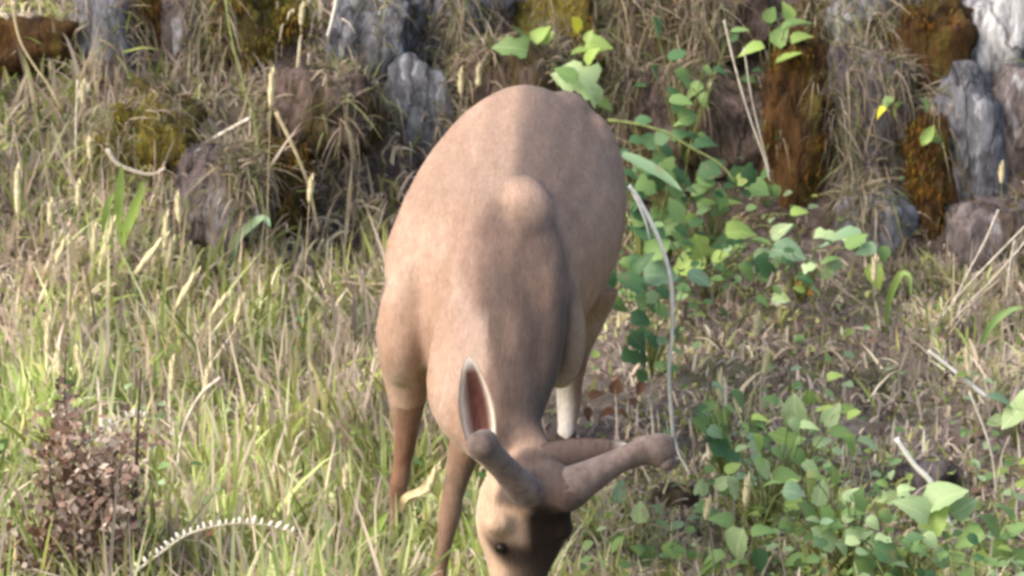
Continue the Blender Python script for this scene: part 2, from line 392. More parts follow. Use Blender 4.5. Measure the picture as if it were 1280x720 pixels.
def rock(px, py, hwp, hhp, mat, label, seed, tilt=0, depth=None, out=0.04, cat='rock', name='rock', facets=9, rough=0.16, Y=None):
    g = Gp(px, py)
    if Y is not None: g = P(px, py, Y)
    s = FPX / (g - CAM).length
    hw, hh = hwp / s, hhp / s; hd = depth or min(hw, hh) * 0.95
    if px < 420 and out > 0: out += .07
    c = P(px, py, g.y + hd * 0.45 - out)
    moss = mat in MOSSCOL
    if moss: rough = .30
    if moss:
        e = empty('mossy_rock', c, label, cat)
        me = rock_mesh('stone', hw, hd, hh, seed, facets, 4, rough, R(tilt)); o = link('stone', me, M[mat])
        o.parent = e
        tmp = o; tmpl = c
        class _O: pass
        q = _O(); q.data = me; q.location = c; (SURF.append((me, c)) if mat == 'olive' else None)
        moss_fur(q, e, mat, int(min(3500, 14000 * hw * hh * 4 + 800)))
    else:
        o = link(name, rock_mesh(name, hw, hd, hh, seed, facets, 5 if hwp > 40 else 4, rough, R(tilt)), M[mat]); o.location = c
        tag(o, label, cat); SURF.append((o.data, c))
for a in [
    (1040, 150, 96, 170, 'mauve', 'tall dark mauve slab forming the rock face behind the white lichened rock', 61, 2, None, -.15),
    (1215, 150, 92, 175, 'blue', 'tall grey slab forming the rock face at the right edge', 62, -3, None, -.15),
    (840, 95, 110, 130, 'brown', 'broad brown slab forming the rock face right of the deer rump', 63, 4, None, -.15),
    (470, 60, 92, 110, 'mauve', 'broad mauve slab forming the rock face left of the deer rump', 64, 3, None, -.15),
    (600, 20, 90, 90, 'blue', 'bluish slab of the rock face rising straight behind the deer rump', 65, 0, None, -.15),
    (132, 48, 34, 58, 'blue', 'blue grey lichened rock slab leaning at the top left, beside a rusty mossed rock', 11, -18),
    (232, 52, 30, 62, 'mauve', 'dull mauve grey rock standing between two mossy lumps at the top left', 12, 6),
    (458, 52, 52, 66, 'blue', 'large pale blue grey rock above the straw bank, left of the deer rump', 13, 10),
    (522, 140, 38, 66, 'blue', 'dark blue grey rock touching the left outline of the deer rump', 14, -12),
    (582, 12, 52, 46, 'blue', 'bluish rock at the top edge above the deer rump', 15, 0),
    (272, 258, 56, 62, 'mauve', 'dark mauve grey boulder half buried in the straw slope on the left', 16, 8),
    (1066, 42, 42, 52, 'white', 'white lichen covered rock at the top right, brightest stone of the face', 17, 0),
    (1078, 165, 56, 92, 'mauve', 'dark mauve rock panel directly below the white lichened rock', 18, 0),
    (1095, 285, 40, 46, 'blue', 'small grey blue rock at the foot of the face between two rusty moss pillars', 19, 0),
    (1222, 205, 40, 105, 'blue', 'tall grey rock right of the narrow rusty moss pillar', 20, -6),
    (1256, 50, 40, 66, 'white', 'whitish speckled rock in the top right corner', 21, 12),
    (1250, 300, 58, 56, 'mauve', 'low grey rock at the right edge behind the pale straw stalks', 22, 0),
    (1275, 160, 36, 70, 'mauve', 'dark mauve rock at the right edge under the whitish speckled one', 23, 0),
    (190, 22, 36, 84, 'rust', 'rusty brown mossed rock between the blue slab and the mauve rock, top left', 31, -14),
    (196, 178, 64, 52, 'olive', 'olive mossed lump over the dark boulder on the left slope', 32, 12),
    (350, 240, 34, 58, 'rust', 'rusty mossed lump right of the half buried dark boulder', 33, -6),
    (990, 188, 44, 124, 'rust', 'broad rusty moss pillar hanging down the rock face, right of the pale canes', 34, 2),
    (1162, 250, 27, 88, 'rust', 'narrow rusty moss pillar near the right edge of the rock face', 35, 2),
    (1172, 90, 46, 74, 'rust', 'rusty and olive moss cushion above the narrow pillar, top right', 36, -8),
    (45, 62, 62, 34, 'rust', 'dark rusty ledge in the top left corner under matted straw', 37, 10),
    (700, 60, 62, 74, 'olive', 'ochre mossed rock behind the yellow leaf above the deer rump', 38, 6),
    (860, 45, 92, 70, 'brown', 'wide earthy brown rock above and right of the deer rump', 39, 6),
    (905, 170, 58, 74, 'brown', 'shaded brown rock behind the green canes right of the deer', 40, -8),
    (640, 150, 70, 80, 'brown', 'brown rock hidden behind the top of the deer rump', 41, 0),
    (400, 150, 60, 60, 'brown', 'earthy brown rock under matted straw below the large pale blue rock', 42, 10),
    (310, 30, 50, 52, 'olive', 'olive mossed rock top left, right of the dull mauve rock', 43, 0),
    (820, 180, 55, 80, 'brown', 'dark brown rock just right of the deer haunch', 44, 6),
    (1020, 60, 30, 60, 'brown', 'thin brown rock between the wide rusty pillar and the white rock', 45, 0),
]:
    rock(*a)
def hanging_grass():
    Rt = []; Dr = []
    for me, c in SURF:
        C = np.array([p.center[:] for p in me.polygons]) + np.array(c); N = np.array([p.normal[:] for p in me.polygons]); A = np.array([p.area for p in me.polygons])
        cl = vnoise(C[:, 0] * 7, C[:, 2] * 3, 71) + .6 * vnoise(C[:, 0] * 19, C[:, 2] * 6, 72)
        wt = A * (N[:, 1] < .5) * np.clip(.02 + cl * 1.6 + .25 * N[:, 2] + .25 * (C[:, 0] < -.3), 0, 1) + 1e-12
        n = int(380 * A[N[:, 1] < .5].sum() / .12); idx = rng.choice(len(C), n, p=wt / wt.sum())
        keep = rng.random(n) < np.clip(wt[idx] / A[idx] * 2, 0, 1); idx = idx[keep]
        Rt.append(C[idx]); d = N[idx] * .5 + rng.normal(0, .7, (len(idx), 3)) + np.array([0, -.3, .3]); Dr.append(d / np.linalg.norm(d, axis=1)[:, None])
    Rt = np.concatenate(Rt); Dr = np.concatenate(Dr); n = len(Rt)
    pal = np.array(HANG); t = pal[rng.integers(0, len(pal), n)] * rng.uniform(.7, 1.2, (n, 1))
    V, F, T = strands(Rt, Dr, rng.uniform(.04, .14, n), rng.uniform(.0025, .006, n), rng.uniform(.2, 1.4, n), t, 4)
    tag(link('hanging_grass', mesh_np('hanging_grass', V, F, T), M['blade']), 'thin dry and olive grass hanging over the rock face', 'grass', None, 'stuff')
HANG = [(.42, .34, .24), (.50, .42, .32), (.30, .23, .17), (.24, .26, .12), (.18, .20, .08), (.36, .30, .26)]
hanging_grass()

# ------------------------------------------------------------------ deer
SIDE = Vector((1, -0.12, 0)).normalized(); ZU = Vector((0, 0, 1))
def deer_body():
    bm = bmesh.new()
    def tr(Y, x, hw, top, bot, pw=1.06):
        c = Vector((x, Y, (top + bot) / 2)); h = (top - bot) / 2
        return (c, SIDE, ZU, hw, h, h, pw)
    loft(bm, [tr(1.03, .045, .06, .93, .72), tr(.98, .042, .15, 0.995, .58), tr(.88, .034, .210, 1.025, .50), tr(.76, .030, .240, 1.03, .50),
              tr(.60, .005, .257, 1.0, .48), tr(.45, -.015, .263, .962, .46), tr(.28, -.045, .252, .915, .45), tr(.10, -.075, .205, .872, .44),
              tr(-.02, -.085, .135, .80, .43), tr(-.10, -.085, .08, .73, .50)], 28, 3)
    # haunches, hips, spine, shoulders, withers
    ellip(bm, P(548, 300, .80), (.085, .17, .20)); ellip(bm, P(736, 252, .80), (.092, .17, .22))
    ellip(bm, P(706, 150, .82), (.07, .12, .07)); ellip(bm, P(625, 160, .80), (.06, .12, .06))
    ellip(bm, P(510, 402, .06), (.070, .10, .150), Matrix.Rotation(R(8), 3, 'Y'))
    ellip(bm, P(690, 400, .10), (.075, .11, .16), Matrix.Rotation(R(-8), 3, 'Y'))
    ellip(bm, P(655, 282, .10), (.074, .18, .068), Matrix.Rotation(R(25), 3, 'X'))
    RU = Vector((0.1, -.75, .6))
    loft(bm, [(P(656, 285, .09), SIDE, RU, .070, .05, .05), (P(658, 320, .02), SIDE, RU, .088, .070, .09), (P(661, 365, -.07), SIDE, RU, .088, .078, .10), (P(662, 415, -.15), SIDE, RU, .082, .072, .10),
              (P(657, 470, -.235), SIDE, RU, .072, .065, .10), (P(648, 525, -.33), SIDE, RU, .050, .06, .09), (P(658, 565, -.41), SIDE, RU, .045, .05, .07)], 18, 3)
    for Y, px, py in ((.50, 668, 176), (.66, 674, 142), (.8, 680, 123)):
        ellip(bm, P(px, py + 9, Y), (.030, .12, .030), sub=2)
    # neck
    T = Vector((0, -.80, -.60)); NU = Vector((0.05, -.60, .80)).normalized()
    nk = [(P(628, 325, .10), SIDE, NU, .135, .13, .14), (P(622, 385, -.05), SIDE, NU, .128, .12, .15), (P(614, 440, -.17), SIDE, NU, .138, .115, .16),
          (P(606, 490, -.27), SIDE, NU, .128, .095, .145), (P(618, 535, -.345), SIDE, Vector((.15, -.75, .6)), .104, .085, .12), (P(645, 572, -.40), SIDE, Vector((.3, -.85, .3)), .088, .07, .10),
          (P(668, 605, -.435), SIDE, Vector((.4, -.9, 0)), .07, .06, .08)]
    loft(bm, [(*r, 0.95) for r in nk], 22, 3)
    # head
    loft(bm, [(HO + HL * t, HS, HN, hw, f, b, .92) for t, hw, f, b in
              ((-.045, .050, .035, .06), (0.0, .082, .058, .105), (.06, .098, .062, .135), (.12, .101, .056, .138), (.165, .088, .050, .125),
               (.215, .066, .044, .095), (.265, .052, .040, .070), (.315, .048, .036, .056), (.350, .040, .028, .042), (.372, .022, .014, .022))], 20, 3)
    for s in (-1, 1):
        ellip(bm, HO + HL * .120 + HS * s * (.084 if s < 0 else .066) + HN * .024, (.034, .042, .030), sub=2)      # brow
        ellip(bm, HO + HL * .030 + HS * s * .044 + HN * .046, (.036, .036, .034), sub=2)      # antler seat
    ellip(bm, HO + HL * .035 + HN * .045, (.090, .058, .058), sub=3)
    tube(bm, [HO + HL * .03 + HN * .04, P(708, 616, -.52), P(736, 600, -.50)], [.055, .046, .030], 14, 8)
    tube(bm, [HO + HL * .03 + HN * .04, P(664, 620, -.52), P(644, 600, -.555)], [.055, .046, .032], 14, 8)
    # legs
    def leg(pts, rad, dep=1.15):
        rings = []
        for i, (p, r) in enumerate(zip(pts, rad)):
            rings.append((Vector(p), Vector((1, 0, 0)), Vector((0, -1, 0.05)), r, r * dep, r * dep, 1))
        loft(bm, rings, 12, 3)
    for pts, rad in LEGS: leg(pts, rad)
    me = bm_mesh('body', bm)
    o = bpy.data.objects.new('body_tmp', me); COL.objects.link(o)
    m = o.modifiers.new('r', 'REMESH'); m.mode = 'VOXEL'; m.voxel_size = 0.0075; m.use_smooth_shade = True
    s = o.modifiers.new('s', 'SMOOTH'); s.factor = 0.5; s.iterations = 12
    dg = bpy.context.evaluated_depsgraph_get(); ev = o.evaluated_get(dg)
    out = bpy.data.meshes.new_from_object(ev); out.name = 'body'
    bpy.data.objects.remove(o); return out
HO = P(668, 586, -.45)
HL = Vector((-.13, -.16, -.98)).normalized()
HN = Vector((.50, -.86, .12)); HN = (HN - HL * HN.dot(HL)).normalized(); HS = HN.cross(HL).normalized()
if HS.x < 0: HS = -HS
def gy(px, Y, lift=0.0):
    x = (px - 640) / (FPX / (10 + Y)); return Vector((x, Y, Hf(x, Y) + lift))
F1 = gy(490, .20); F2 = gy(545, -.06); F3 = gy(708, .90); F4 = gy(606, 1.0)
LEGS = [
    ([P(508, 440, .10), P(509, 490, .12), P(508, 535, .14), P(503, 580, .15), P(499, 606, .15), P(495, 640, .17), P(492, 670, .19), F1 + Vector((0, 0, .035)), F1],
     [.070, .048, .031, .022, .024, .015, .015, .020, .016]),
    ([P(600, 470, -.0), P(590, 530, .0), P(575, 585, -.01), P(566, 620, -.03), P(562, 645, -.04), P(556, 680, -.05), P(550, 715, -.05), F2 + Vector((0, 0, .035)), F2],
     [.078, .048, .034, .026, .028, .019, .017, .022, .018]),
    ([P(730, 360, .80), P(726, 405, .82), P(718, 440, .90), P(712, 480, .97), P(711, 505, .97), P(709, 530, .93), F3 + Vector((0, 0, .04)), F3],
     [.090, .058, .042, .034, .032, .026, .026, .020]),
    ([P(560, 370, .85), P(575, 430, .87), P(590, 470, .95), P(600, 490, 1.04), P(603, 505, 1.04), P(605, 520, 1.02), F4 + Vector((0, 0, .04)), F4],
     [.09, .070, .042, .032, .026, .020, .023, .018])]
deer = empty('deer', (0, 0.1, Hf(0, 0.1)), 'tan deer with velvet antlers and head lowered, grazing on the slope', 'deer')
me = deer_body()
n = len(me.vertices); co = np.empty(n * 3, np.float32); me.vertices.foreach_get('co', co); co = co.reshape(-1, 3).astype(float)
no = np.empty(n * 3, np.float32); me.vertices.foreach_get('normal', no); no = no.reshape(-1, 3).astype(float)
def coat_tint(co, no):
    n = len(co); x, y, z = co.T
    px, py = proj(x, y, z)
    base = np.array([.40, .272, .205]); c = np.tile(base, (n, 1))
    def mixin(col, f):
        f = np.clip(f, 0, 1)[:, None]; c[:] = c * (1 - f) + np.array(col) * f
    spine_x = np.interp(y, [-.4, -.2, 0, .1, .25, .5, .8, 1], [-.02, -.01, .0, .012, .02, .028, .045, .045])
    dx = np.abs(x - spine_x)
    # greyer saddle along the back, shade painted in right of the spine
    mixin((.095, .073, .070), sstep(-.035, .01, x - spine_x) * sstep(.20, .10, x - spine_x) * np.clip(no[:, 2] * 2, 0, 1) * sstep(.12, .25, y) * .7)
    # dark mane down the top of the neck, with neck shade painted in
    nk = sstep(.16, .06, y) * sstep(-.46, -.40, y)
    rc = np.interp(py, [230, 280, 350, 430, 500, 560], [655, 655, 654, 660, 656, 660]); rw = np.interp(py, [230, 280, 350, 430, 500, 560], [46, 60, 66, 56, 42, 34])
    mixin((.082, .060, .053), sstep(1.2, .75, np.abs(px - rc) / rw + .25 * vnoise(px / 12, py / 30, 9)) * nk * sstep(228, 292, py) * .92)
    mixin((.24, .165, .14), np.exp(-((px - rc + 74) / 30) ** 2) * nk * sstep(250, 330, py) * .45)
    sh = sstep(556, 520, px + .35 * (py - 400)) * sstep(330, 380, py) * sstep(500, 440, py) * (y < .3)
    mixin((.33, .22, .165), sh * .6)
    # warm sides
    mixin((.36, .205, .115), sstep(.06, .2, x) * sstep(.86, .6, z) * sstep(.0, .2, y) * .7)
    # pale belly, brisket and inner legs
    mixin((.66, .56, .46), sstep(-.35, -.9, no[:, 2]) * sstep(.62, .45, z) * .7)
    # legs rusty brown
    lg = (z < np.interp(y, [-.1, .3, .7, 1.1], [.38, .40, .44, .48])) & (y > -.20)
    mixin((.18, .090, .053), lg * (y < .4) * sstep(.56, .28, z) * .9)
    mixin((.30, .19, .13), lg * (y > .4) * sstep(.46, .34, z) * .7)
    mixin((.22, .15, .11), ((px > 520) & (px < 590) & lg & (y < .2)) * .7)
    # white inner side of the right hind leg
    mixin((.80, .76, .70), ((y > .78) & (x > 0.05) & (z < .54)) * sstep(.30, -.25, (px - 714) / 26) * .95)
    mixin((.75, .70, .62), (y > 1.0) * sstep(.95, .8, z) * sstep(.60, .70, z) * .9)       # rump patch
    # head
    rel = co - np.array(HO); t = rel @ np.array(HL); s = rel @ np.array(HS); f = rel @ np.array(HN)
    hd = ((y < -.34) & (np.abs(s) < .15) & (f > -.16) & (f < .11)) * sstep(-.02, .02, t)
    mixin((.50, .36, .26), hd * 0.8)
    mixin((.095, .070, .063), ((y < -.34) & (np.abs(s) < .14)) * sstep(.0, .03, f) * sstep(.10, .07, t) * sstep(-.10, -.02, t) * .95)
    fore = hd * sstep(.055, .085, t) * sstep(.30, .22, t) * sstep(-.01, .018, f - .1 * np.abs(s)) * sstep(-.062, -.030, s - .3 * (t - .08))
    mixin((.016, .009, .007), fore * .98)
    mixin((.26, .20, .19), hd * sstep(.25, .29, t) * sstep(-.01, .02, f))
    mixin((.018, .012, .010), hd * np.exp(-(((t - .186) / .040) ** 4 + ((f - .9 * (t - .176) - .028) / .038) ** 4)) * (s < 0) * .95)
    mixin((.06, .04, .03), hd * np.exp(-(((t - .230) / .034) ** 2 + ((f - .046) / .020) ** 2)) * .9)
    mixin((.68, .60, .50), hd * sstep(-.03, -.09, f) * .5)
    mixin((.74, .66, .58), hd * sstep(.31, .34, t) * sstep(0, -.02, f))
    nz = vnoise(px / 9, py / 16, 3) * .10 + vnoise(px / 30, py / 45, 4) * .12
    nl = vnoise(px / 22 + 7, py / 60, 12)
    mixin((.29, .19, .15), np.clip(nl * .9, 0, .3) * (y > -.36)); mixin((.52, .41, .35), np.clip(-nl * .9, 0, .3) * (y > -.36) * (px < 610))
    c *= (1 + nz)[:, None]
    return np.clip(c, .01, .95)
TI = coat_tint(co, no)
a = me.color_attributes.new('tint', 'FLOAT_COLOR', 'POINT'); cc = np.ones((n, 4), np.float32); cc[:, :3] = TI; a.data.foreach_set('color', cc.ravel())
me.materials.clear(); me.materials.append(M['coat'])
me.polygons.foreach_set('use_smooth', np.full(len(me.polygons), True))
body = link('body', me, None, deer)
def antler(pts, rad):
    bm = bmesh.new(); n = 26
    c = catmull(pts, n); rs = np.interp(np.linspace(0, 1, n + 1), np.linspace(0, 1, len(rad)), rad); prev = None
    for i in range(n + 1):
        t = (c[min(i + 1, n)] - c[max(i - 1, 0)]).normalized(); a = t.cross(Vector((0, -.3, 1))).normalized(); b = t.cross(a)
        ring = []
        for k in range(16):
            an = 2 * math.pi * k / 16
            r = rs[i] * (1 + .08 * math.sin(an * 2 + i * .25) + float(vnoise(np.array([i * .4]), np.array([k * .5]), 8)[0]) * .12)
            ring.append(bm.verts.new(c[i] + (a * math.cos(an) + b * math.sin(an)) * r))
        if prev:
            for k in range(16): bm.faces.new((prev[k], prev[(k + 1) % 16], ring[(k + 1) % 16], ring[k]))
        else: bm.faces.new(ring[::-1])
        prev = ring
    bm.faces.new(prev); return bm
bm = antler([HO + HL * .05 + HN * .03 - HS * .035, P(660, 618, -.53), P(636, 592, -.58), P(614, 568, -.625), P(604, 557, -.645), P(600, 553, -.66), P(599, 552, -.668)], [.040, .042, .034, .029, .033, .028, .008])
ellip(bm, P(602, 556, -.655), (.031, .028, .030), sub=3)
link('antler', bm_mesh('antler', bm), M['velvet'], deer)['label'] = 'short velvet antler pointing left towards the viewer'
bm = antler([HO + HL * .035 + HN * .03 + HS * .02, P(706, 612, -.515), P(738, 596, -.50), P(770, 578, -.485), P(802, 565, -.47), P(824, 563, -.465), P(836, 566, -.46), P(842, 568, -.458)], [.045, .046, .038, .029, .030, .036, .032, .010])
ellip(bm, P(806, 556, -.465), (.030, .024, .020), sub=3); ellip(bm, P(833, 577, -.47), (.021, .022, .021), sub=3)
link('antler', bm_mesh('antler', bm), M['velvet'], deer)['label'] = 'long velvet antler beam pointing right'

def ear(base, tip, normal, width, cup, name='ear'):
    ax = tip - base; L = ax.length; ax.normalize(); nm = Vector(normal); nm = (nm - ax * nm.dot(ax)).normalized(); sd = nm.cross(ax)
    NU_, NV = 18, 10; V = []; T = []
    for side_ in (0, 1):
        for i in range(NU_ + 1):
            u = i / NU_; wv = width * (math.sin(math.pi * min(1, u * .93 + .07) ** .95) ** .62) * (1 - .12 * u)
            if i == NU_: wv = width * .05
            for j in range(NV + 1):
                v = -1 + 2 * j / NV
                p = base + ax * (L * u) + sd * (wv * v) - nm * (cup * (1 - v * v) * math.sin(math.pi * min(u + .12, 1))) - nm * (side_ * .004 * (1 - v * v))
                V.append(p[:])
                e = abs(v); tipw = max(0, (u - .84) / .16)
                if side_ == 0:
                    k = min(1, max(0, (e - .50) / .30)); col = np.array((.15, .065, .058)) * (1 - k) + np.array((.80, .72, .66)) * k
                    fl = max(0, 1 - u * 3.5); col = col * (1 - fl * .3)
                    col = col * (1 - tipw) + np.array((.85, .83, .80)) * tipw
                else: col = np.array((.12, .088, .078)) * (1 - tipw) + np.array((.7, .66, .62)) * tipw  # back of the ear darkened to read as shade behind the antler
                T.append(col)
    F = []; q = NV + 1; off = (NU_ + 1) * q
    for i in range(NU_):
        for j in range(NV):
            a_ = i * q + j; F.append((a_, a_ + 1, a_ + q + 1, a_ + q)); F.append((off + a_ + q, off + a_ + q + 1, off + a_ + 1, off + a_))
        for j in (0, NV):
            a_ = i * q + j; F.append((a_, a_ + q, off + a_ + q, off + a_))
    return mesh_np(name, V, F, np.array(T))
o = link('ear', ear(P(604, 572, -.47), P(586, 446, -.50), (-.15, -1, .15), .041, .030), M['coat'], deer); o['label'] = 'upright ear with pink hollow and white tip'
o = link('ear', ear(P(656, 574, -.46), P(788, 557, -.44), (.05, 1, -.25), .034, .010), M['coat'], deer); o['label'] = 'ear laid out flat behind the right antler'
for s in (-1, 1):
    bm = bmesh.new(); ellip(bm, HO + HL * .172 + HS * s * (.065 if s < 0 else .056) + HN * .016, (.016, .024, .015), sub=3); link('eye', bm_mesh('eye', bm), M['eye'], deer)
bm = bmesh.new(); ellip(bm, HO + HL * .362 + HN * .006, (.034, .024, .022), sub=3); link('nose', bm_mesh('nose', bm), M['nose'], deer)
for F_ in (F1, F2, F3, F4):
    for s in (-1, 1):
        bm = bmesh.new(); c0 = F_ + Vector((s * .011, -.012, 0))
        loft(bm, [(c0 + Vector((0, .012, .036)), (1, 0, 0), (0, -1, 0), .013, .016, .016, 1), (c0 + Vector((0, -.002, .012)), (1, 0, 0), (0, -1, 0), .014, .024, .02, 1), (c0 + Vector((0, -.008, -.006)), (1, 0, 0), (0, -1, 0), .013, .030, .02, 1)], 10, 2)
        link('hoof', bm_mesh('hoof', bm), M['hoof'], deer)
bm = bmesh.new(); loft(bm, [(Vector((.045, 1.04, .93)), SIDE, (0, 1, 0), .03, .02, .02, 1), (Vector((.045, 1.08, .86)), SIDE, (0, 1, .2), .035, .02, .02, 1), (Vector((.045, 1.08, .76)), SIDE, (0, 1, 0), .02, .015, .015, 1)], 10, 3)
link('tail', bm_mesh('tail', bm), M['hoof'], deer)

# ------------------------------------------------------------------ ground cover (uncountable grass, moss and litter)
BR = [(.42, .52, .16), (.54, .62, .27), (.30, .41, .12), (.66, .70, .42)]
OL = [(.32, .34, .11), (.44, .44, .17), (.20, .23, .06), (.50, .47, .22)]
ST = [(.66, .56, .42), (.78, .70, .54), (.54, .43, .34), (.68, .57, .49), (.58, .49, .43)]
BN = [(.25, .19, .16), (.35, .28, .245), (.15, .105, .09), (.44, .37, .33)]
PAL = [np.array(p) for p in (BR, OL, ST, BN)]
ANCH = np.array([
    (30, 120, .7, .4, .3, .1, 1), (90, 60, 0, .2, .6, .5, .8), (150, 210, .05, .2, .5, .5, .8), (300, 60, .1, .6, .5, .2, .8), (60, 250, .15, .2, .7, .3, 1), (150, 275, .7, .3, .4, .1, 1),
    (50, 350, .05, .1, .8, .5, 1), (100, 450, .8, .4, .5, .05, 1.2), (200, 470, .25, .3, .8, .1, 1.2), (330, 430, .4, .7, .2, .1, 1), (430, 420, .15, .5, .5, .2, 1),
    (400, 250, .02, .15, .8, .5, 1), (350, 140, .02, .2, .8, .5, .9), (430, 350, .05, .4, .3, .4, .8), (450, 500, .15, .4, .8, .1, 1.1), (300, 560, .4, .6, .5, .1, 1.1), (250, 680, .6, .5, .4, 0, 1.2),
    (430, 680, .8, .4, .3, 0, 1.2), (50, 600, .6, .4, .2, .1, 1.1), (580, 700, .5, .5, .4, .1, 1), (800, 680, .35, .6, .5, .1, 1.1), (760, 520, .02, .05, .2, .9, .25), (850, 600, .15, .4, .25, .4, .8),
    (950, 400, .03, .25, .3, 1.0, .45), (1050, 450, .05, .18, .2, 1.0, .4), (1200, 400, .15, .3, .5, .4, .8), (1250, 450, .2, .4, .7, .2, 1), (1150, 530, .03, .18, .3, 1.0, .4),
    (1000, 650, .5, .5, .2, .2, .9), (1200, 690, .5, .5, .25, .2, .9), (850, 250, .1, .8, .1, .4, .6), (800, 80, .02, .5, .25, .6, .5), (620, 50, .1, .6, .25, .3, .7), (480, 120, 0, .2, .3, .5, .3),
    (1100, 150, 0, .2, .3, .7, .2), (1000, 20, .1, .4, .3, .5, .5), (1200, 20, .05, .3, .4, .5, .4), (900, 330, .06, .4, .1, .8, .4), (1000, 340, .04, .3, .2, .8, .45), (1090, 590, .05, .3, .2, .8, .45), (900, 440, .06, .4, .3, .8, .5), (1230, 590, .05, .25, .3, .8, .5)])
def region(px, py):
    d2 = (px[:, None] - ANCH[:, 0]) ** 2 + (py[:, None] - ANCH[:, 1]) ** 2
    wt = np.exp(-d2 / (2 * 60.0 ** 2)) + 1e-9 / (1 + d2)
    wt /= wt.sum(1)[:, None]; return wt @ ANCH[:, 2:6], wt @ ANCH[:, 6]
def cover(name, N, xr, yr, cat_only=None, lmin=.05, lmax=.16, wmin=.0016, wmax=.004, lean=.35, curl=(.1, .7), dens_pow=1.0, seg=4, kindmul=(1, 1, 1, 1), clump=1.0, mat='blade'):
    x = rng.uniform(*xr, N * 2); y = rng.uniform(*yr, N * 2)
    cl = vnoise(x * 9, y * 9, 21) + .6 * vnoise(x * 23, y * 23, 22)
    px, py = proj(x, y, H(x, y)); W, D = region(px, py)
    keep = rng.random(N * 2) < np.clip(D ** dens_pow * (0.75 + cl * clump), 0.02, 1.0)
    x, y, W = x[keep][:N], y[keep][:N], W[keep][:N]; n = len(x)
    W = W * np.array(kindmul); W = W * (1 + 1.6 * np.stack([vnoise(x * 5, y * 5, 30 + k) for k in range(4)], 1)).clip(.1); W /= W.sum(1)[:, None]
    cum = W.cumsum(1); r = rng.random(n); cat = (r[:, None] > cum).sum(1).clip(0, 3)
    tint = np.zeros((n, 3))
    for k in range(4):
        mk = cat == k; tint[mk] = PAL[k][rng.integers(0, len(PAL[k]), mk.sum())]
    cb = vnoise(x * 6, y * 4, 51) + .7 * vnoise(x * 15, y * 9, 52)
    tint *= (rng.uniform(.7, 1.2, n) * (1.05 + .9 * cb))[:, None].clip(.25)
    z = H(x, y); root = np.stack([x, y, z - .006], 1)
    e = .03; gx = (H(x + e, y) - z) / e; gyy = (H(x, y + e) - z) / e
    az = rng.uniform(0, 2 * math.pi, n); le = np.abs(rng.normal(0, lean, n))
    d = np.stack([np.cos(az) * le - gx * .25, np.sin(az) * le - gyy * .35, np.ones(n)], 1)
    d /= np.linalg.norm(d, axis=1)[:, None]
    ln = rng.uniform(lmin, lmax, n) * np.array([1, .9, 1.1, .7])[cat] * np.clip(.35 + .65 * D[keep][:N], .4, 1.1) * np.clip(1 + 1.1 * vnoise(x * 7, y * 7, 53), .5, 1.5)
    V, F, T = strands(root, d, ln, rng.uniform(wmin, wmax, n), rng.uniform(*curl, n), tint, seg)
    return tag(link(name, mesh_np(name, V, F, T), M[mat]), kind='stuff')
o = cover('grass', 44000, (-1.7, 1.7), (-.9, 4.2), lmin=.05, lmax=.15, wmin=.005, wmax=.012, lean=.65, curl=(.15, 1.0), kindmul=(1.15, 1.1, .8, .45)); tag(o, 'mixed green and dry grass covering the slope around the deer', 'grass')
o = cover('dry_grass', 26000, (-1.7, 1.7), (-.6, 4.4), lmin=.06, lmax=.24, wmin=.0035, wmax=.008, lean=.9, curl=(.3, 1.3), kindmul=(.15, .4, 1.3, 1.1)); tag(o, 'matted dry straw hanging over the bank and slope', 'dry grass')
o = cover('thatch', 26000, (-1.7, 1.7), (-.6, 4.4), lmin=.03, lmax=.11, wmin=.003, wmax=.008, lean=3.0, curl=(0, .5), dens_pow=.2, kindmul=(.1, .5, .6, 2.2), seg=2, clump=.3); tag(o, 'brown thatch and twig litter lying on the ground', 'litter')
o = cover('tall_grass', 6500, (-1.5, .1), (-.5, 2.7), lmin=.12, lmax=.28, wmin=.007, wmax=.014, lean=.5, curl=(.1, .9), kindmul=(1.3, 1.0, 1.0, .1)); tag(o, 'taller pale and vivid grass blades standing up from the left slope', 'tall grass')
o = cover('outer_grass', 30000, (-6, 6), (-3, 8), lmin=.08, lmax=.25, wmin=.006, wmax=.012, lean=.6, curl=(.2, .9), seg=3, dens_pow=.3); tag(o, 'rough grass spreading beyond the grazing deer', 'grass')

# ------------------------------------------------------------------ leaves
def leaf_mesh(name, kind='ovate', n=7, fold=.16, droop=.18, serr=.05):
    """unit leaf along +Y from its base, 1 long"""
    V = []; F = []
    for i in range(n + 1):
        u = i / n
        if kind == 'ovate': wv = .40 * math.sin(math.pi * min(1, u ** .72)) ** .8
        elif kind == 'round': wv = .50 * math.sin(math.pi * min(1, u ** .85)) ** .6
        elif kind == 'lobed': wv = .46 * math.sin(math.pi * min(1, u ** .7)) ** .7 * (1 + .28 * math.sin(u * 3 * math.pi + .5))
        else: wv = .085 * math.sin(math.pi * min(1, u ** .5 * .97 + .03)) ** .7
        if 0 < i < n: wv *= 1 + (serr if i % 2 else -serr)
        zz = -droop * u * u
        V += [(-wv, u - .04 * (i % 2), zz + fold * wv), (0, u, zz), (wv, u - .04 * (i % 2), zz + fold * wv)]
    for i in range(n):
        a = i * 3; F += [(a, a + 1, a + 4, a + 3), (a + 1, a + 2, a + 5, a + 4)]
    me = mesh_np(name, V, F); return me
LM = {}
def leaf_data(kind, mk):
    k = (kind, mk)
    if k not in LM:
        nn_ = {'ovate': 8, 'round': 8, 'lobed': 12, 'long': 10}[kind]
        me = leaf_mesh('leaf', kind, nn_, .22 if kind != 'long' else .5, .22 if kind != 'long' else .35); me.materials.append(M[mk]); LM[k] = me
    return LM[k]
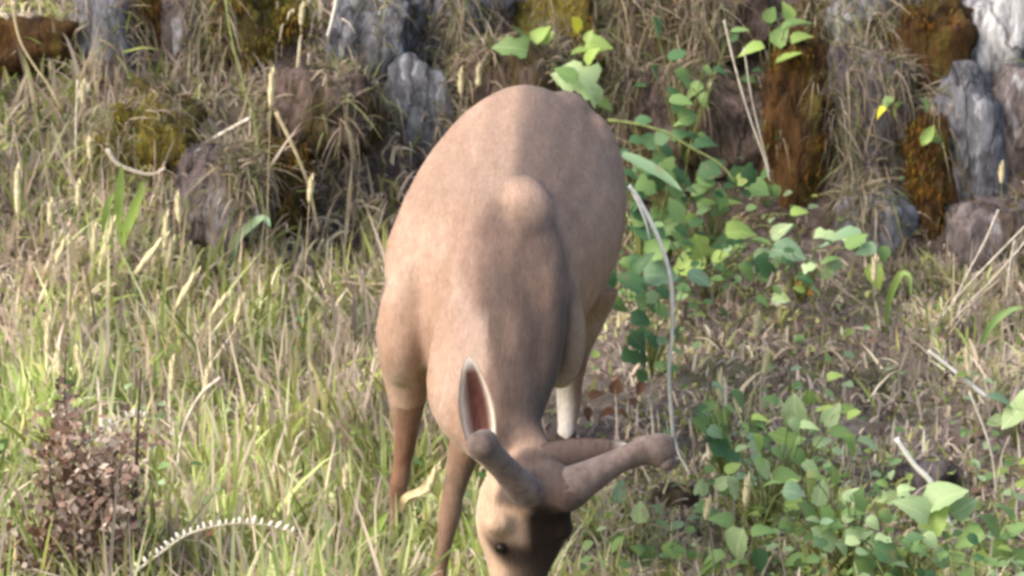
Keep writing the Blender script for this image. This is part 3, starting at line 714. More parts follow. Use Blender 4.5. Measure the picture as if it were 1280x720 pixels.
def put_leaf(parent, tip_from, c, size, kind, mk, ang=None, name='leaf', face=None):
    """leaf centred on c; points away from tip_from unless ang (deg, image plane) is given"""
    if ang is None:
        v = c - tip_from; ang = math.degrees(math.atan2(v.z, v.x)) + random.uniform(-30, 30)
    a = R(ang)
    ydir = Vector((math.cos(a), random.uniform(-.5, .1), math.sin(a) * .8)).normalized()
    nrm = face or Vector((random.uniform(-.7, .6), -random.uniform(.1, 1.0), random.uniform(.35, 1.1)))
    nrm = (nrm - ydir * nrm.dot(ydir)).normalized(); xdir = ydir.cross(nrm)
    base = c - ydir * size * .5
    m = Matrix((xdir, ydir, nrm)).transposed().to_4x4() @ Matrix.Diagonal((size * random.uniform(.75, 1.15), size, size * random.uniform(.3, 2.6), 1)); m.translation = base
    o = bpy.data.objects.new(name, leaf_data(kind, mk)); COL.objects.link(o)
    if parent is not None:
        o.parent = parent; o.matrix_parent_inverse = Matrix.Translation(parent.location).inverted()
    o.matrix_basis = m
    return o, base
def plant(label, bpx, bpy_, leaves, cat='leafy plant', name='leafy_plant', stem='greenstem', kind='ovate', lift=0.0, Y=None, group=None, rad=.0022):
    g = Gp(bpx, bpy_) if Y is None else P(bpx, bpy_, Y)
    if Y is not None: g = Vector((g.x, Y, Hf(g.x, Y)))
    e = empty(name, g, label, cat, group); bm = bmesh.new()
    for lf in leaves:
        px, py, sz, mk = lf[:4]; kd = lf[4] if len(lf) > 4 else kind; ang = lf[5] if len(lf) > 5 else None
        yy = g.y - .10 + random.uniform(-.08, .05) - lift
        c = P(px, py, yy); s = FPX / (c - CAM).length
        hub = g.lerp(c, .55) + Vector((0, -.02, .05))
        o, base = put_leaf(e, hub, c, sz / s * random.uniform(.85, 1.35), kd, mk, ang)
        tube(bm, [g, hub, base], [rad, rad * .8, rad * .45], 5, 7)
    link('stem', bm_mesh('stem', bm), M[stem], e)
    return e
plant('bright five leaflet sprig at the lower right, in front of the white stick', 1160, 700, [(1112, 622, 32, 'pale'), (1145, 635, 40, 'pale'), (1178, 620, 40, 'pale', 'round'), (1205, 634, 44, 'pale'), (1168, 650, 36, 'bright'), (1105, 605, 20, 'bright'), (1135, 612, 24, 'bright')])
plant('small plant with one large round pale leaf, right of the antler', 1005, 600, [(993, 514, 40, 'pale', 'round'), (1012, 497, 24, 'bright'), (1040, 518, 28, 'pale'), (1060, 512, 24, 'bright'), (1026, 552, 24, 'pale'), (1086, 553, 26, 'pale'), (966, 500, 24, 'mid'), (982, 548, 30, 'bright', 'lobed'), (1052, 540, 24, 'mid'), (1042, 470, 22, 'bright')])
plant('pale leafy clump in the middle of the lower right undergrowth', 1035, 715, [(1043, 593, 24, 'bright'), (1026, 616, 32, 'pale'), (1058, 620, 24, 'pale'), (1010, 640, 34, 'mid'), (1030, 672, 42, 'pale', 'round'), (1072, 668, 32, 'pale'), (1020, 650, 26, 'pale'), (1108, 690, 34, 'bright'), (1066, 640, 24, 'mid'), (1085, 700, 30, 'mid'), (1032, 636, 20, 'bright'), (990, 612, 26, 'pale'), (993, 700, 30, 'mid')])
plant('leafy clump with a large drooping leaf at the bottom, right of the muzzle', 935, 715, [(920, 682, 42, 'pale', 'ovate', 250), (954, 663, 32, 'mid'), (962, 604, 30, 'mid'), (985, 606, 26, 'bright'), (890, 700, 32, 'mid'), (950, 700, 34, 'dark'), (905, 650, 24, 'mid'), (885, 712, 26, 'bright')])
plant('green clump in the bottom right corner', 1240, 716, [(1252, 690, 38, 'bright'), (1212, 672, 36, 'mid'), (1272, 702, 36, 'mid'), (1240, 656, 32, 'mid'), (1268, 662, 34, 'mid'), (1195, 700, 32, 'mid'), (1225, 708, 34, 'bright'), (1262, 640, 28, 'mid')])
plant('pale leafy sprig at the right edge, level with the muzzle', 1270, 560, [(1266, 519, 36, 'pale'), (1250, 498, 28, 'bluegreen'), (1275, 500, 26, 'pale'), (1244, 526, 26, 'pale')])
plant('low sprig of small leaves right of the antler tip', 900, 590, [(900, 525, 30, 'mid'), (925, 500, 34, 'mid', 'ovate', -50), (900, 552, 26, 'mid'), (896, 572, 28, 'mid'), (930, 578, 26, 'mid'), (945, 560, 24, 'pale'), (880, 520, 24, 'mid')])
plant('leafy bramble spray right of the deer flank with a row of lit leaflets', 880, 375, [(874, 308, 40, 'bright', 'lobed'), (860, 328, 34, 'bright'), (850, 300, 26, 'mid'), (925, 288, 34, 'bright', 'ovate', 15), (950, 300, 26, 'mid'), (975, 288, 30, 'pale'), (985, 314, 34, 'bluegreen'), (955, 318, 32, 'bluegreen'), (900, 320, 26, 'bright'), (935, 340, 30, 'mid', 'ovate', -45), (845, 262, 34, 'mid'), (810, 290, 38, 'dark')])
plant('blue green leafed spray in front of the rock face, above the bare patch', 1095, 350, [(1055, 293, 42, 'bluegreen'), (1082, 312, 34, 'bluegreen'), (1068, 300, 30, 'pale'), (1105, 318, 24, 'mid'), (1094, 345, 28, 'bright', 'ovate', 265)])
plant('dark round leafed plant against the deer belly', 800, 400, [(788, 352, 44, 'dark', 'round'), (824, 342, 34, 'bluegreen', 'round'), (800, 330, 32, 'dark'), (815, 378, 30, 'dark'), (822, 310, 32, 'mid')])
plant('yellow tipped sprig above the deer rump', 735, 110, [(721, 30, 22, 'yellow', 'round'), (748, 55, 26, 'bright', 'ovate', 10), (725, 63, 26, 'bright', 'round'), (738, 70, 22, 'bright'), (736, 45, 16, 'bright')], lift=.1)
plant('broad pale leaf spray touching the top of the deer rump', 745, 160, [(722, 98, 44, 'pale', 'lobed'), (742, 116, 42, 'pale'), (708, 92, 28, 'mid'), (756, 130, 30, 'bright')], lift=.1)
plant('dull green sprig left of the yellow leaf', 668, 120, [(652, 42, 24, 'mid'), (675, 42, 22, 'bright'), (640, 58, 34, 'mid', 'lobed'), (684, 46, 18, 'bright')], lift=.1)
plant('leafy spray at the top, left of the broad rusty moss pillar', 960, 110, [(940, 60, 32, 'bright', 'ovate', 185), (985, 70, 28, 'bright'), (993, 28, 30, 'mid'), (963, 18, 26, 'mid'), (1000, 46, 26, 'bright'), (975, 45, 24, 'mid'), (985, 14, 28, 'bright')], lift=.1)
plant('lone rounded leaves beside the shaded brown rock', 878, 150, [(868, 112, 26, 'mid', 'round'), (880, 125, 20, 'mid')], lift=.08)
plant('small tuft of leaves growing on the dark mauve rock', 1120, 160, [(1108, 128, 22, 'mid'), (1120, 135, 20, 'bright'), (1100, 140, 16, 'yellow')], lift=.08)
plant('small green tuft between the moss pillars', 1165, 195, [(1160, 168, 20, 'bright', 'ovate', 60), (1170, 172, 18, 'mid', 'ovate', 110), (1155, 176, 16, 'bright'), (1158, 130, 20, 'mid')], lift=.1)
plant('trailing leaves over the top of the broad moss pillar foot', 955, 260, [(948, 235, 34, 'mid', 'ovate', -30), (968, 240, 22, 'mid'), (930, 215, 20, 'mid')], lift=.08)
plant('small hedge of leaves at the bottom, under the long antler', 790, 700, [(775, 615, 26, 'bluegreen'), (800, 640, 24, 'pale'), (830, 655, 24, 'mid'), (770, 680, 28, 'mid'), (842, 690, 26, 'bright'), (810, 700, 28, 'mid')])
def bush(label, cx, cy, sx, sy, n, bpx, bpy_, mats, lift=0.0):
    plant(label, bpx, bpy_, [(random.gauss(cx, sx), random.gauss(cy, sy), random.uniform(13, 27), random.choice(mats), random.choice(('ovate', 'lobed', 'ovate', 'round')), random.uniform(-70, 50)) for _ in range(int(n * 1.5))], lift=lift)
bush('dark leafy bramble mass just right of the deer haunch', 830, 235, 26, 38, 20, 835, 330, ('dark', 'dark', 'dark', 'mid'), .05)
bush('mixed green bramble mass under the grey green arching cane', 890, 250, 34, 28, 18, 890, 330, ('dark', 'dark', 'mid', 'bright'), .05)
bush('bramble leaves low beside the hanging pale cane', 810, 400, 22, 34, 14, 815, 470, ('dark', 'mid', 'bluegreen'), .05)
bush('loose leaves climbing the brown slab above the bramble', 850, 120, 34, 34, 12, 850, 220, ('dark', 'dark', 'mid'), .10)
bush('leaves hanging at the foot of the broad moss pillar', 1000, 330, 40, 16, 12, 1000, 380, ('mid', 'pale', 'dark'), .04)
bush('spread of small leaves across the lower middle of the undergrowth', 960, 580, 46, 30, 16, 960, 660, ('mid', 'pale', 'mid', 'bright'), .04)
bush('shaded tangle of leaves filling the gap beside the deer rump', 800, 250, 14, 60, 14, 800, 360, ('dark', 'dark', 'mid'), .03)
bush('cool green leaf clump right of the antler tip', 900, 540, 26, 30, 12, 905, 610, ('mid', 'dark', 'bluegreen'), .04)
bush('broad clump of cool green leaves at the lower right', 1050, 640, 50, 34, 14, 1060, 720, ('mid', 'pale', 'bluegreen'), .06)
bush('leafy patch beneath the bright five leaflet sprig', 1140, 690, 50, 18, 16, 1130, 740, ('mid', 'dark', 'pale'), .04)
# single broad blades
def blade(label, pts, widthpx, mat, Y=None, name='broad_blade', cat='grass blade', bw=None):
    g = Gp(*pts[0]) if Y is None else P(*pts[0], Y)
    s = FPX / (g - CAM).length; W_ = widthpx / s / 2
    cs = catmull([P(px, py, g.y - .02 * k) for k, (px, py) in enumerate(pts)], 14); V = []; F = []
    for i, c in enumerate(cs):
        t = (cs[min(i + 1, 14)] - cs[max(i - 1, 0)]).normalized(); sd = t.cross(Vector((.2, -.75, .6))).normalized()
        wv = W_ * max(.06, math.sin(math.pi * min(1, .12 + .88 * i / 14)) ** .6)
        V += [(c - sd * wv)[:], (c + Vector((0, .004, -.003)))[:], (c + sd * wv)[:]]
        if i < 14: a = i * 3; F += [(a, a + 1, a + 4, a + 3), (a + 1, a + 2, a + 5, a + 4)]
    tag(link(name, mesh_np(name, V, F), M[mat]), label, cat)
blade('long narrow green leaf reaching right from the deer haunch', [(778, 192), (800, 202), (828, 218), (852, 238)], 16, 'bluegreen', 1.9)
blade('blue green blade arching over below the half buried boulder', [(288, 330), (295, 300), (312, 282), (330, 272), (338, 284)], 12, 'bluegreen')
blade('bright blade lying flat left of the foreleg', [(448, 556), (430, 552), (410, 549), (390, 552)], 12, 'bright')
blade('yellowish blade standing left of the foreleg under the flat one', [(430, 590), (434, 572), (446, 550)], 10, 'bright')
blade('upright bright green blade at the left, tallest of the vivid tuft', [(140, 320), (146, 280), (150, 235), (152, 205)], 12, 'bright')
blade('bright green blade leaning right beside the vivid tuft', [(142, 320), (158, 285), (172, 250), (178, 225)], 12, 'bright')
blade('bright green blade leaning left beside the vivid tuft', [(138, 320), (132, 290), (134, 260), (142, 240)], 11, 'bright')
blade('pale straw blade bent over in front of the forelegs', [(500, 640), (506, 622), (528, 612), (544, 590), (552, 584)], 10, 'straw', .0)
blade('light green broad blade at the bottom, left of the forelegs', [(404, 716), (406, 680), (414, 645)], 14, 'pale')
blade('light green broad blade leaning right at the bottom', [(430, 712), (450, 690), (470, 662), (484, 640)], 14, 'bright')
blade('short pale green blade at the bottom left of the hooves', [(455, 712), (474, 700), (500, 694)], 15, 'pale')
blade('yellow green blade bent down under the blue green leafed spray', [(1108, 420), (1110, 380), (1124, 345), (1136, 345), (1138, 372)], 9, 'bright')
blade('olive grass blade drooping at the right, beside the pale straw stalks', [(1222, 440), (1240, 405), (1262, 388), (1280, 384)], 9, 'mid')
blade('yellowish blade lying level under the bent one', [(1120, 412), (1135, 408), (1153, 407)], 11, 'bright')

# ------------------------------------------------------------------ grass stalks with seed heads
def seed_head_mesh(p, q, r):
    bm = bmesh.new(); n = 7; ax = (q - p); L = ax.length; ax.normalize(); a = ax.cross(Vector((0, 1, .2))).normalized(); b = ax.cross(a)
    tube(bm, [p, p.lerp(q, .5), q], [r * .5, r * .85, r * .25], 6, 6)
    for i in range(n * 3):
        u = (i + .5) / (n * 3); an = i * 2.4; rr = r * (1.15 * math.sin(math.pi * min(1, .15 + .8 * u)) ** .6)
        c = p + ax * (L * u) + (a * math.cos(an) + b * math.sin(an)) * rr * .6
        t = c + ax * (r * 2.0) + (a * math.cos(an) + b * math.sin(an)) * rr * .5
        s_ = ax.cross(a * math.cos(an) + b * math.sin(an)).normalized() * r * .45
        v = [bm.verts.new(c - s_), bm.verts.new(c + s_), bm.verts.new(t)]; bm.faces.new(v)
    return bm_mesh('seed_head', bm)
STALKS = [ # head centre px, py, length, lean deg from vertical, stem length px, label
    (339, 112, 44, 3, 190, 'tallest cream seed head, standing in straw left of the deer rump'),
    (388, 238, 30, 6, 120, 'cream seed head between the rusty lump and the deer flank'),
    (63, 268, 30, 2, 120, 'thin cream seed head near the left edge at mid height'),
    (76, 314, 34, 22, 110, 'cream seed head tilting right near the left edge, below the thin one'),
    (223, 262, 34, -4, 90, 'yellow cream seed head just left of the half buried boulder'),
    (207, 290, 42, 4, 110, 'pair seed head standing lower left of the half buried boulder'),
    (212, 318, 36, 12, 100, 'plump seed head close under the boulder, second from the tilted one'),
    (233, 362, 52, 30, 120, 'long seed head tilted right below the half buried boulder'),
    (275, 380, 28, 38, 90, 'short seed head tilted right, middle of the row of three below the boulder'),
    (298, 390, 36, 14, 90, 'yellowish seed head at the right end of the row of three below the boulder'),
    (188, 318, 60, 38, 90, 'long faded straw seed head leaning right above the green tuft'),
    (112, 188, 24, -6, 80, 'small seed head left of the olive mossed lump'),
    (98, 244, 30, 2, 110, 'faint straw seed head above the vivid green tuft'),
    (118, 300, 34, 2, 100, 'straw coloured seed head left of the vivid green tuft'),
    (138, 290, 30, 14, 90, 'greenish seed head inside the vivid green tuft'),
    (104, 118, 26, 0, 90, 'small pale seed head below the blue grey leaning slab'),
    (74, 455, 34, -4, 90, 'pale seed head low in the yellow green grass at the left'),
    (100, 456, 40, -14, 90, 'wide pale seed head right of its neighbour low in the green grass at the left'),
    (60, 420, 40, 2, 90, 'yellowish seed head rising above the green grass near the left edge'),
    (215, 470, 40, 2, 110, 'greyish seed head in the tall grass at the left, below the long tilted one'),
    (258, 480, 44, 8, 90, 'green straw seed head in the grass left of the bare patch'),
    (22, 240, 60, 0, 110, 'green yellow upright spike by the left edge'),
    (377, 20, 24, 4, 60, 'small seed head at the top, right of the olive mossed rock'),
    (598, 100, 36, 2, 80, 'cream seed head in front of the bluish rock, touching the deer rump outline'),
    (576, 104, 28, 0, 70, 'thin seed head left of the one touching the deer rump'),
    (885, 122, 32, 4, 60, 'cream seed head beside the shaded brown rock on the right of the deer'),
    (861, 148, 24, 4, 50, 'tiny seed head below the lone rounded leaves'),
    (838, 138, 20, -20, 50, 'small yellowish seed head nearest the deer haunch on the right'),
    (892, 28, 34, 20, 50, 'tan leaning seed head at the top, left of the thin pale canes'),
    (946, 408, 26, 2, 80, 'white seed head alone in front of the bare brown patch'),
    (900, 487, 42, 0, 90, 'stout cream seed head right of the pale hanging cane'),
    (957, 456, 26, 6, 70, 'small cream seed head right of the stout one'),
    (1093, 338, 30, 0, 70, 'pale green seed head under the blue green leafed spray'),
    (1210, 456, 32, -12, 70, 'white seed head beside the white stick at the right'),
    (933, 616, 34, 4, 70, 'cream seed head low between the leafy clumps right of the muzzle'),
    (884, 638, 24, 8, 60, 'faint seed head beside the drooping leaf, low right'),
    (1252, 218, 22, 0, 60, 'small pale seed head in front of the tall grey rock at the right'),
    (540, 600, 36, 20, 60, 'green yellow seed head in front of the forelegs'),
    (432, 600, 26, 0, 70, 'small seed head in the grass left of the near foreleg')]
for (px, py, L, lean, sl, lab) in STALKS:
    sl *= 1.35; g = Gp(px - sl * math.sin(R(lean)) * .4, py + L / 2 + sl * .9)
    yy = g.y - .02
    if px in (540,): yy = -.12; g = Vector(P(536, 735, yy)); g.z = Hf(g.x, yy)
    s = FPX / (g - CAM).length
    v = Vector((math.sin(R(lean)), 0, math.cos(R(lean))))
    c = P(px, py, yy); p, q = c - v * (L / s / 2), c + v * (L / s / 2)
    e = empty('grass_stalk', g, lab, 'grass stalk', 'grass stalks with cream seed heads')
    bm = bmesh.new(); tube(bm, [g, g.lerp(p, .5) + Vector((-.3 * v.x * sl / s * .3, 0, 0)), p], [.0016, .0013, .001], 5, 8); link('stem', bm_mesh('stem', bm), M['greenstem' if random.random() < .4 else 'straw'], e)
    link('seed_head', seed_head_mesh(p, q, .0085 + L * .00004), M['seed'], e)

# ------------------------------------------------------------------ canes, sticks and twigs
def cane(label, pts, r0, r1, mat='cane', Y=None, cat='cane', name='cane', dy=0.0, side=()):
    if Y is None: Y = Gp(*pts[-1]).y - .16
    ps = [P(px, py, Y + dy * i / max(1, len(pts) - 1)) for i, (px, py) in enumerate(pts)]
    bm = bmesh.new(); tube(bm, ps, [r0, (r0 + r1) / 2, r1], 7, len(pts) * 5, wob=.12)
    for sp in side:
        tube(bm, [P(a_, b_, Y - .01 * k) for k, (a_, b_) in enumerate(sp)], [r1 * .9, r1 * .5], 5, 5)
    return tag(link(name, bm_mesh(name, bm), M[mat]), label, cat)
cane('pale bare cane hanging down between the deer flank and the bramble leaves', [(786, 232), (800, 252), (822, 296), (838, 348), (840, 410), (836, 470), (842, 552)], 0.0056, .0044, 'white_bit', .62, side=[[(842, 548), (852, 575), (866, 598)], [(790, 238), (806, 275), (812, 300)]])
cane('grey green cane arching right from behind the deer haunch', [(760, 150), (795, 155), (830, 165), (865, 185), (900, 205), (920, 228)], .0045, .003, 'greenstem', 1.9)
cane('thin pale cane crossing the rock face left of the broad moss pillar', [(905, 25), (918, 80), (935, 140), (956, 200), (962, 226)], .0030, .0022, 'cane', 2.2)
cane('second thin cane crossing beside the first, left of the moss pillar', [(930, 60), (938, 115), (948, 160), (962, 215)], .0024, .0018, 'cane', 2.22)
cane('white broken stick at the right pointing down into the leaves', [(1160, 438), (1178, 452), (1205, 474), (1234, 497)], .004, .0065, 'white_bit', None, 'stick', 'stick')
cane('long white stick standing behind the bright five leaflet sprig', [(1120, 548), (1142, 580), (1166, 606), (1185, 650), (1212, 708)], .0065, .0055, 'white_bit', .25, 'stick', 'stick')
cane('thin forked straw stalk at the right, under the white broken stick', [(1212, 490), (1228, 530), (1240, 570), (1246, 620)], .0034, .0024, 'cane', None, 'stick', 'stick', side=[[(1246, 610), (1252, 570), (1262, 545)]])
for k, (lab, pts) in enumerate([
    ('pale straw stalk at the right leaning up to the edge, uppermost of the bundle', [(1282, 282), (1240, 325), (1205, 362), (1170, 405)]),
    ('pale straw stalk at the right, second in the leaning bundle', [(1285, 298), (1245, 345), (1215, 375), (1182, 412)]),
    ('steeper straw stalk rising left of the leaning bundle', [(1248, 262), (1232, 300), (1208, 345), (1190, 385)]),
    ('short straw stalk hanging from the leaning bundle', [(1268, 300), (1262, 335), (1258, 372)]),
    ('grey straw stalk low in the leaning bundle', [(1250, 350), (1215, 380), (1185, 420), (1160, 440)])]):
    cane(lab, pts, .0030, .0024, 'cane' if k != 4 else 'twig', Gp(1175, 410).y - .06 - .03 * k, 'straw stalk', 'straw_stalk')
cane('twiggy stem leaning left between the hind leg and the hanging cane', [(756, 436), (778, 470), (800, 505), (818, 530)], .003, .002, 'twig', 1.5, 'twig', 'twig', side=[[(800, 505), (812, 490), (822, 470)]])
cane('thin twig crossing low behind the hanging cane', [(860, 600), (845, 575), (828, 540), (815, 500)], .0024, .002, 'twig', 1.1, 'twig', 'twig')
cane('white stem at the top edge, left of the large pale blue rock', [(422, -10), (416, 20), (409, 46)], .0042, .003, 'white_bit', None, 'twig', 'twig')
cane('pale stick lying on the olive mossed lump', [(312, 148), (290, 160), (262, 176), (245, 186)], .005, .006, 'cane', Gp(260, 180).y - .16, 'stick', 'stick')
cane('curved piece of bleached bark on the left slope', [(134, 186), (146, 204), (168, 214), (190, 218), (207, 210)], .007, .004, 'cane', Gp(170, 214).y - .12, 'bark', 'bark_strip')
cane('long green stem curving down the top of the left slope', [(282, -5), (290, 50), (303, 100), (318, 150), (322, 200), (306, 260)], .0034, .0026, 'greenstem', Gp(310, 250).y - .12, 'stem', 'grass_culm')
cane('straw stem curving from the tallest seed head to the boulder', [(345, 140), (365, 180), (385, 230), (398, 290)], .006, .0035, 'straw', Gp(395, 290).y - .10, 'stem', 'grass_culm')
cane('straw stem at the top left corner bending into the green grass', [(14, 0), (25, 50), (45, 85), (60, 105), (75, 135)], .0036, .0026, 'straw', Gp(60, 120).y - .12, 'stem', 'grass_culm')
cane('thin straw stem standing by the left edge below the ledge', [(97, 100), (95, 150), (95, 200)], .0030, .0026, 'cane', None, 'stem', 'grass_culm')
cane('pale forked stem in the tall grass left of the bare patch', [(276, 472), (250, 495), (228, 540), (221, 600)], .005, .0035, 'cane', None, 'stem', 'grass_culm', side=[[(228, 540), (212, 520), (205, 500)], [(221, 596), (232, 612), (240, 630)]])
cane('brown twig at the lower right beneath the large round pale leaf', [(1020, 565), (1050, 580), (1080, 598), (1100, 610)], .004, .003, 'twig', .7, 'twig', 'twig')
cane('curved brown stem across the bare patch', [(1020, 330), (1050, 360), (1085, 385), (1110, 410)], .0032, .0024, 'twig', None, 'twig', 'twig')

# ------------------------------------------------------------------ fallen leaves, stones, fern, dead plant
def flat_leaf(px, py, size, mk, label, kind='ovate', ang=0, name='fallen_leaf', cat='fallen leaf', up=.012):
    g = Gp(px, py); s = FPX / (g - CAM).length
    o, _ = put_leaf(None, g, g + Vector((0, -.02, up)), size / s, kind, mk, ang, name, Vector((.1, -.6, .9))); tag(o, label, cat)
flat_leaf(1002, 373, 24, 'orange', 'small orange leaf lying on the bare brown patch', 'round', 10, up=.03)
flat_leaf(266, 703, 30, 'deadleaf', 'rusty curled leaf under the arching white dotted frond', 'ovate', 40, up=.08)
for k, (px, py, sz, lab) in enumerate([(745, 515, 34, 'rusty leaf closest to the hind leg'), (770, 505, 34, 'rusty leaf in the middle of the brown patch behind the antler'), (790, 525, 32, 'rusty leaf right of the middle one behind the antler'), (758, 538, 34, 'rusty leaf just above the antler beam'), (800, 508, 28, 'rusty leaf by the foot of the hanging cane'), (735, 540, 28, 'rusty leaf between the hind leg and the antler'), (780, 540, 28, 'rusty leaf low above the antler fork')]):
    flat_leaf(px, py, sz * .62, 'deadleaf', lab, 'ovate', 30 + 50 * k, up=.05)
def stone(px, py, hw, hh, label, mat='white', seed=50):
    g = Gp(px, py); s = FPX / (g - CAM).length
    o = link('stone', rock_mesh('stone', hw / s, hw / s * .8, hh / s, seed, 10, 3, .15), M[mat]); o.location = g + Vector((0, 0, .01)); tag(o, label, 'stone')
stone(352, 572, 26, 11, 'flat whitish stone in the grass between the fern and the foreleg')
stone(1160, 600, 34, 18, 'grey mauve stone behind the bright five leaflet sprig', 'mauve', 51)
stone(845, 628, 26, 14, 'pinkish stone below the long antler tip', 'brown', 52)
def frond(label, pts, Y, nleaf, size, both=False, mat='white_bit', smat='cane'):
    ps = catmull([P(px, py, Y) for px, py in pts], nleaf); g = ps[0]
    e = empty('fern_frond', g, label, 'fern frond'); bm = bmesh.new(); tube(bm, ps, [.0034, .0026, .0014], 6, nleaf); link('stem', bm_mesh('stem', bm), M[smat], e)
    base = None
    for i in range(1, nleaf):
        t = (ps[i + 1] - ps[i - 1]).normalized() if i < nleaf else Vector((1, 0, 0)); nn_ = Vector((-t.z, 0, t.x)); nn_ = nn_ if nn_.z > 0 else -nn_
        for sgn in ((1, -1) if both else (1,)):
            L_ = size * random.uniform(.7, 1.15) * (1 if sgn > 0 else .8)
            if base is None:
                b2 = bmesh.new(); tube(b2, [Vector((0, 0, 0)), Vector((.0, -.15, .5)), Vector((.0, -.1, 1))], [.20, .30, .10], 5, 4); base = bm_mesh('leaflet', b2); base.materials.append(M[mat])
            o = bpy.data.objects.new('leaflet', base); COL.objects.link(o); o.parent = e; o.matrix_parent_inverse = Matrix.Translation(g).inverted()
            z = (nn_ * sgn + t * random.uniform(-.1, .4) + Vector((0, -.3, 0))).normalized(); x_ = z.cross(Vector((0, 1, 0))).normalized(); y_ = z.cross(x_)
            m = Matrix((x_, y_, z)).transposed().to_4x4() @ Matrix.Diagonal((L_, L_, L_, 1)); m.translation = ps[i]; o.matrix_basis = m
frond('arching dry frond with a row of white leaflets at the bottom left', [(160, 722), (200, 692), (235, 668), (280, 656), (325, 655), (375, 668)], -.24, 26, .017)
frond('short dry frond with white leaflets above the brown dead plant', [(85, 580), (108, 555), (132, 537), (165, 520), (185, 522)], -.06, 14, .017)
def dead_plant():
    g = gy(110, -.12); e = empty('dead_plant', g, 'brown dead seeding plant with dark upright stems in the bottom left corner', 'dead plant')
    for pts, r, lab in (([(84, 770), (83, 640), (80, 540), (82, 440)], .0032, None), ([(158, 770), (168, 650), (170, 590), (172, 540), (176, 460)], .0042, None), ([(120, 770), (118, 660), (128, 590), (150, 560)], .004, None), ([(60, 770), (55, 700), (40, 640)], .0035, None), ([(168, 620), (150, 600), (135, 585)], .003, None), ([(100, 770), (98, 680), (92, 600), (96, 560)], .0028, None), ([(140, 770), (136, 690), (146, 630), (152, 600)], .0028, None), ([(72, 760), (70, 660), (62, 590), (66, 560)], .0026, None), ([(30, 770), (34, 720), (22, 680)], .0026, None), ([(118, 660), (100, 630), (78, 620)], .0022, None)):
        bm = bmesh.new(); tube(bm, [P(a_, b_, -.12) for a_, b_ in pts], [r * 1.3, r, r * .6], 6, 12, wob=.1); link('stem', bm_mesh('stem', bm), M['darkstem'], e)
    cen = [(85, 540, 22, 30, 'p'), (110, 585, 42, 32, 'p'), (150, 590, 26, 22, 'p'), (95, 640, 45, 36, 'b'), (110, 690, 60, 40, 'b'), (55, 690, 45, 30, 'm'), (120, 640, 26, 30, 'b'), (20, 700, 34, 30, 'm'), (130, 700, 30, 30, 'b'), (82, 500, 9, 30, 'b'), (160, 545, 30, 12, 'p'), (60, 560, 20, 26, 'm'), (150, 640, 22, 34, 'p'), (90, 600, 30, 20, 'm')]
    Vs = []; Ts = []
    for cx, cy, sx, sy, k in cen:
        n = int(sx * sy * .27)
        for _ in range(n):
            q = P(random.gauss(cx, sx * .62), random.gauss(cy, sy * .70), -.12 + random.gauss(0, .05))
            L_ = random.uniform(.012, .032); d1 = Vector((random.gauss(0, 1), random.gauss(0, 1), random.gauss(0, 1.2))).normalized(); d2 = d1.cross(Vector((random.gauss(0, 1), random.gauss(0, 1), random.gauss(0, 1)))).normalized()
            Vs += [q - d1 * L_ * .5, q + d2 * L_ * .28, q + d1 * L_ * .5, q - d2 * L_ * .28]
            pal = {'p': [(.42, .29, .24), (.55, .42, .36), (.30, .19, .15), (.7, .62, .54)], 'b': [(.24, .17, .14), (.34, .25, .21), (.14, .09, .075), (.48, .40, .35)], 'm': [(.3, .2, .15), (.16, .09, .06), (.5, .42, .36), (.2, .2, .09)]}[k]
            c = np.array(random.choice(pal)) * random.uniform(.8, 1.15); Ts += [c] * 4
    V = np.array([v[:] for v in Vs]); o = link('seed_chaff', mesh_np('seed_chaff', V, np.arange(len(V)).reshape(-1, 4), np.array(Ts), False), M['chaff'], e); o['kind'] = 'stuff'
dead_plant()
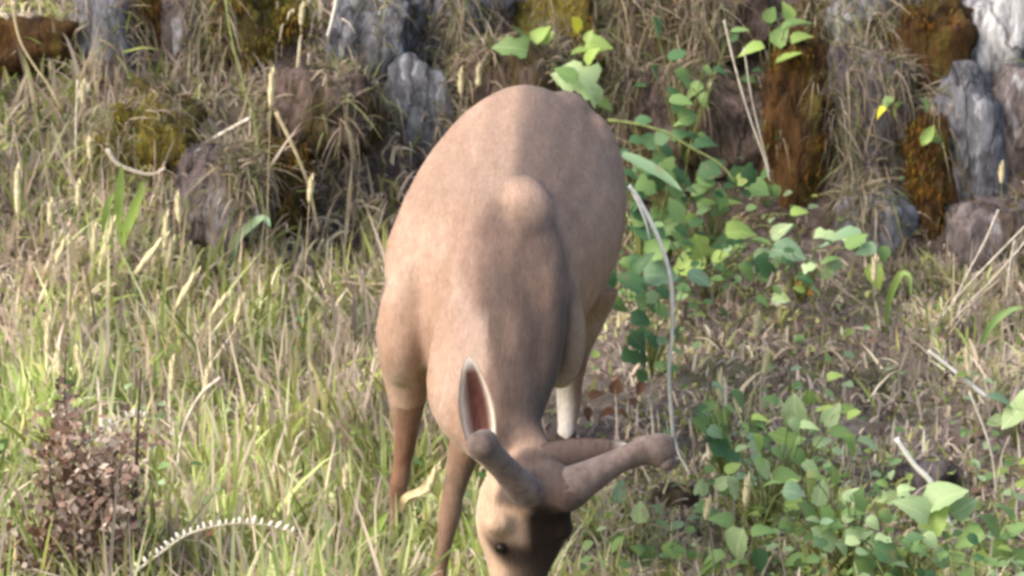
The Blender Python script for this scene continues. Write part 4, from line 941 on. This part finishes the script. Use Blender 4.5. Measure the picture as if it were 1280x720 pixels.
# low leafy ground cover nobody could count
def leaf_cover(name, N, pick, label, sizes=(.014, .042), lift=(.02, .13), pal=None):
    x = rng.uniform(-1.6, 1.7, N * 6); y = rng.uniform(-.5, 4.0, N * 6); z = H(x, y); px, py = proj(x, y, z)
    k = rng.random(len(x)) < pick(px, py) * (.5 + 1.4 * vnoise(x * 6, y * 6, 44)).clip(0); x, y, z = x[k][:N], y[k][:N], z[k][:N]; n = len(x)
    z = z + rng.uniform(*lift, n)
    ux = np.array([[0, 0, 0], [-.34, .35, .1], [-.26, .75, .02], [0, 1, -.12], [.26, .75, .02], [.34, .35, .1], [0, .5, -.02]]); sz = rng.uniform(*sizes, n)
    az = rng.uniform(0, 2 * math.pi, n); yd = np.stack([np.cos(az), np.sin(az) * .8, rng.normal(0, .35, n)], 1); yd /= np.linalg.norm(yd, axis=1)[:, None]
    nm = np.stack([rng.normal(-.1, .4, n), rng.normal(-.5, .4, n), np.ones(n)], 1); xd = np.cross(yd, nm); xd /= np.linalg.norm(xd, axis=1)[:, None]; nm = np.cross(xd, yd)
    V = np.stack([x, y, z], 1)[:, None, :] + sz[:, None, None] * (ux[None, :, 0:1] * xd[:, None] + ux[None, :, 1:2] * yd[:, None] + ux[None, :, 2:3] * nm[:, None])
    tri = np.array([[0, 6, 1], [1, 6, 2], [2, 6, 3], [3, 6, 4], [4, 6, 5], [5, 6, 0]]); F = (np.arange(n)[:, None, None] * 7 + tri[None]).reshape(-1, 3)
    pal = np.array(pal) if pal is not None else np.array([(.22, .36, .14), (.30, .45, .20), (.38, .52, .30), (.14, .25, .09), (.34, .46, .13)]); T = np.repeat(pal[rng.integers(0, len(pal), n)] * rng.uniform(.7, 1.15, (n, 1)), 7, 0)
    o = tag(link(name, mesh_np(name, V.reshape(-1, 3), F, T), M['blade']), label, 'ground cover', None, 'stuff')
def gs(px, py, cx, cy, sx, sy): return np.exp(-((px - cx) / sx) ** 2 - ((py - cy) / sy) ** 2)
leaf_cover('climbing_leaves', 2600, lambda px, py: np.clip(gs(px, py, 870, 280, 95, 130) + gs(px, py, 690, 70, 60, 50) * .3, 0, 1), 'small dark leaves climbing the bank right of the deer', (.02, .05), (.03, .30), [(.10, .20, .08), (.15, .26, .10), (.07, .15, .06), (.20, .32, .14)])
leaf_cover('ground_cover', 2600, lambda px, py: np.clip(gs(px, py, 1060, 650, 230, 110) * .7 + gs(px, py, 860, 280, 130, 110) * .8 + gs(px, py, 300, 620, 260, 130) * .25 + gs(px, py, 700, 40, 90, 60) * .3 + gs(px, py, 1200, 760, 300, 90) + gs(px, py, 800, 760, 200, 80) * .5, 0, 1), 'low small leaved green weeds spread through the undergrowth')
leaf_cover('rusty_leaf_litter', 420, lambda px, py: np.clip(gs(px, py, 762, 522, 48, 34) * 3, 0, 1), 'rusty brown dead leaf litter on the ground behind the antler', (.018, .045), (.0, .05), [(.30, .14, .07), (.22, .11, .06), (.38, .22, .13), (.14, .08, .05), (.34, .26, .2)])
leaf_cover('dead_leaf_litter', 1500, lambda px, py: np.clip(gs(px, py, 1000, 420, 260, 130) + gs(px, py, 120, 340, 160, 60) * .6 + gs(px, py, 1150, 560, 160, 60), 0, 1) * .8, 'brown and grey dead leaf bits on the bare ground', (.012, .035), (.0, .03), [(.20, .14, .11), (.30, .23, .19), (.38, .31, .27), (.13, .09, .075), (.26, .17, .12)])
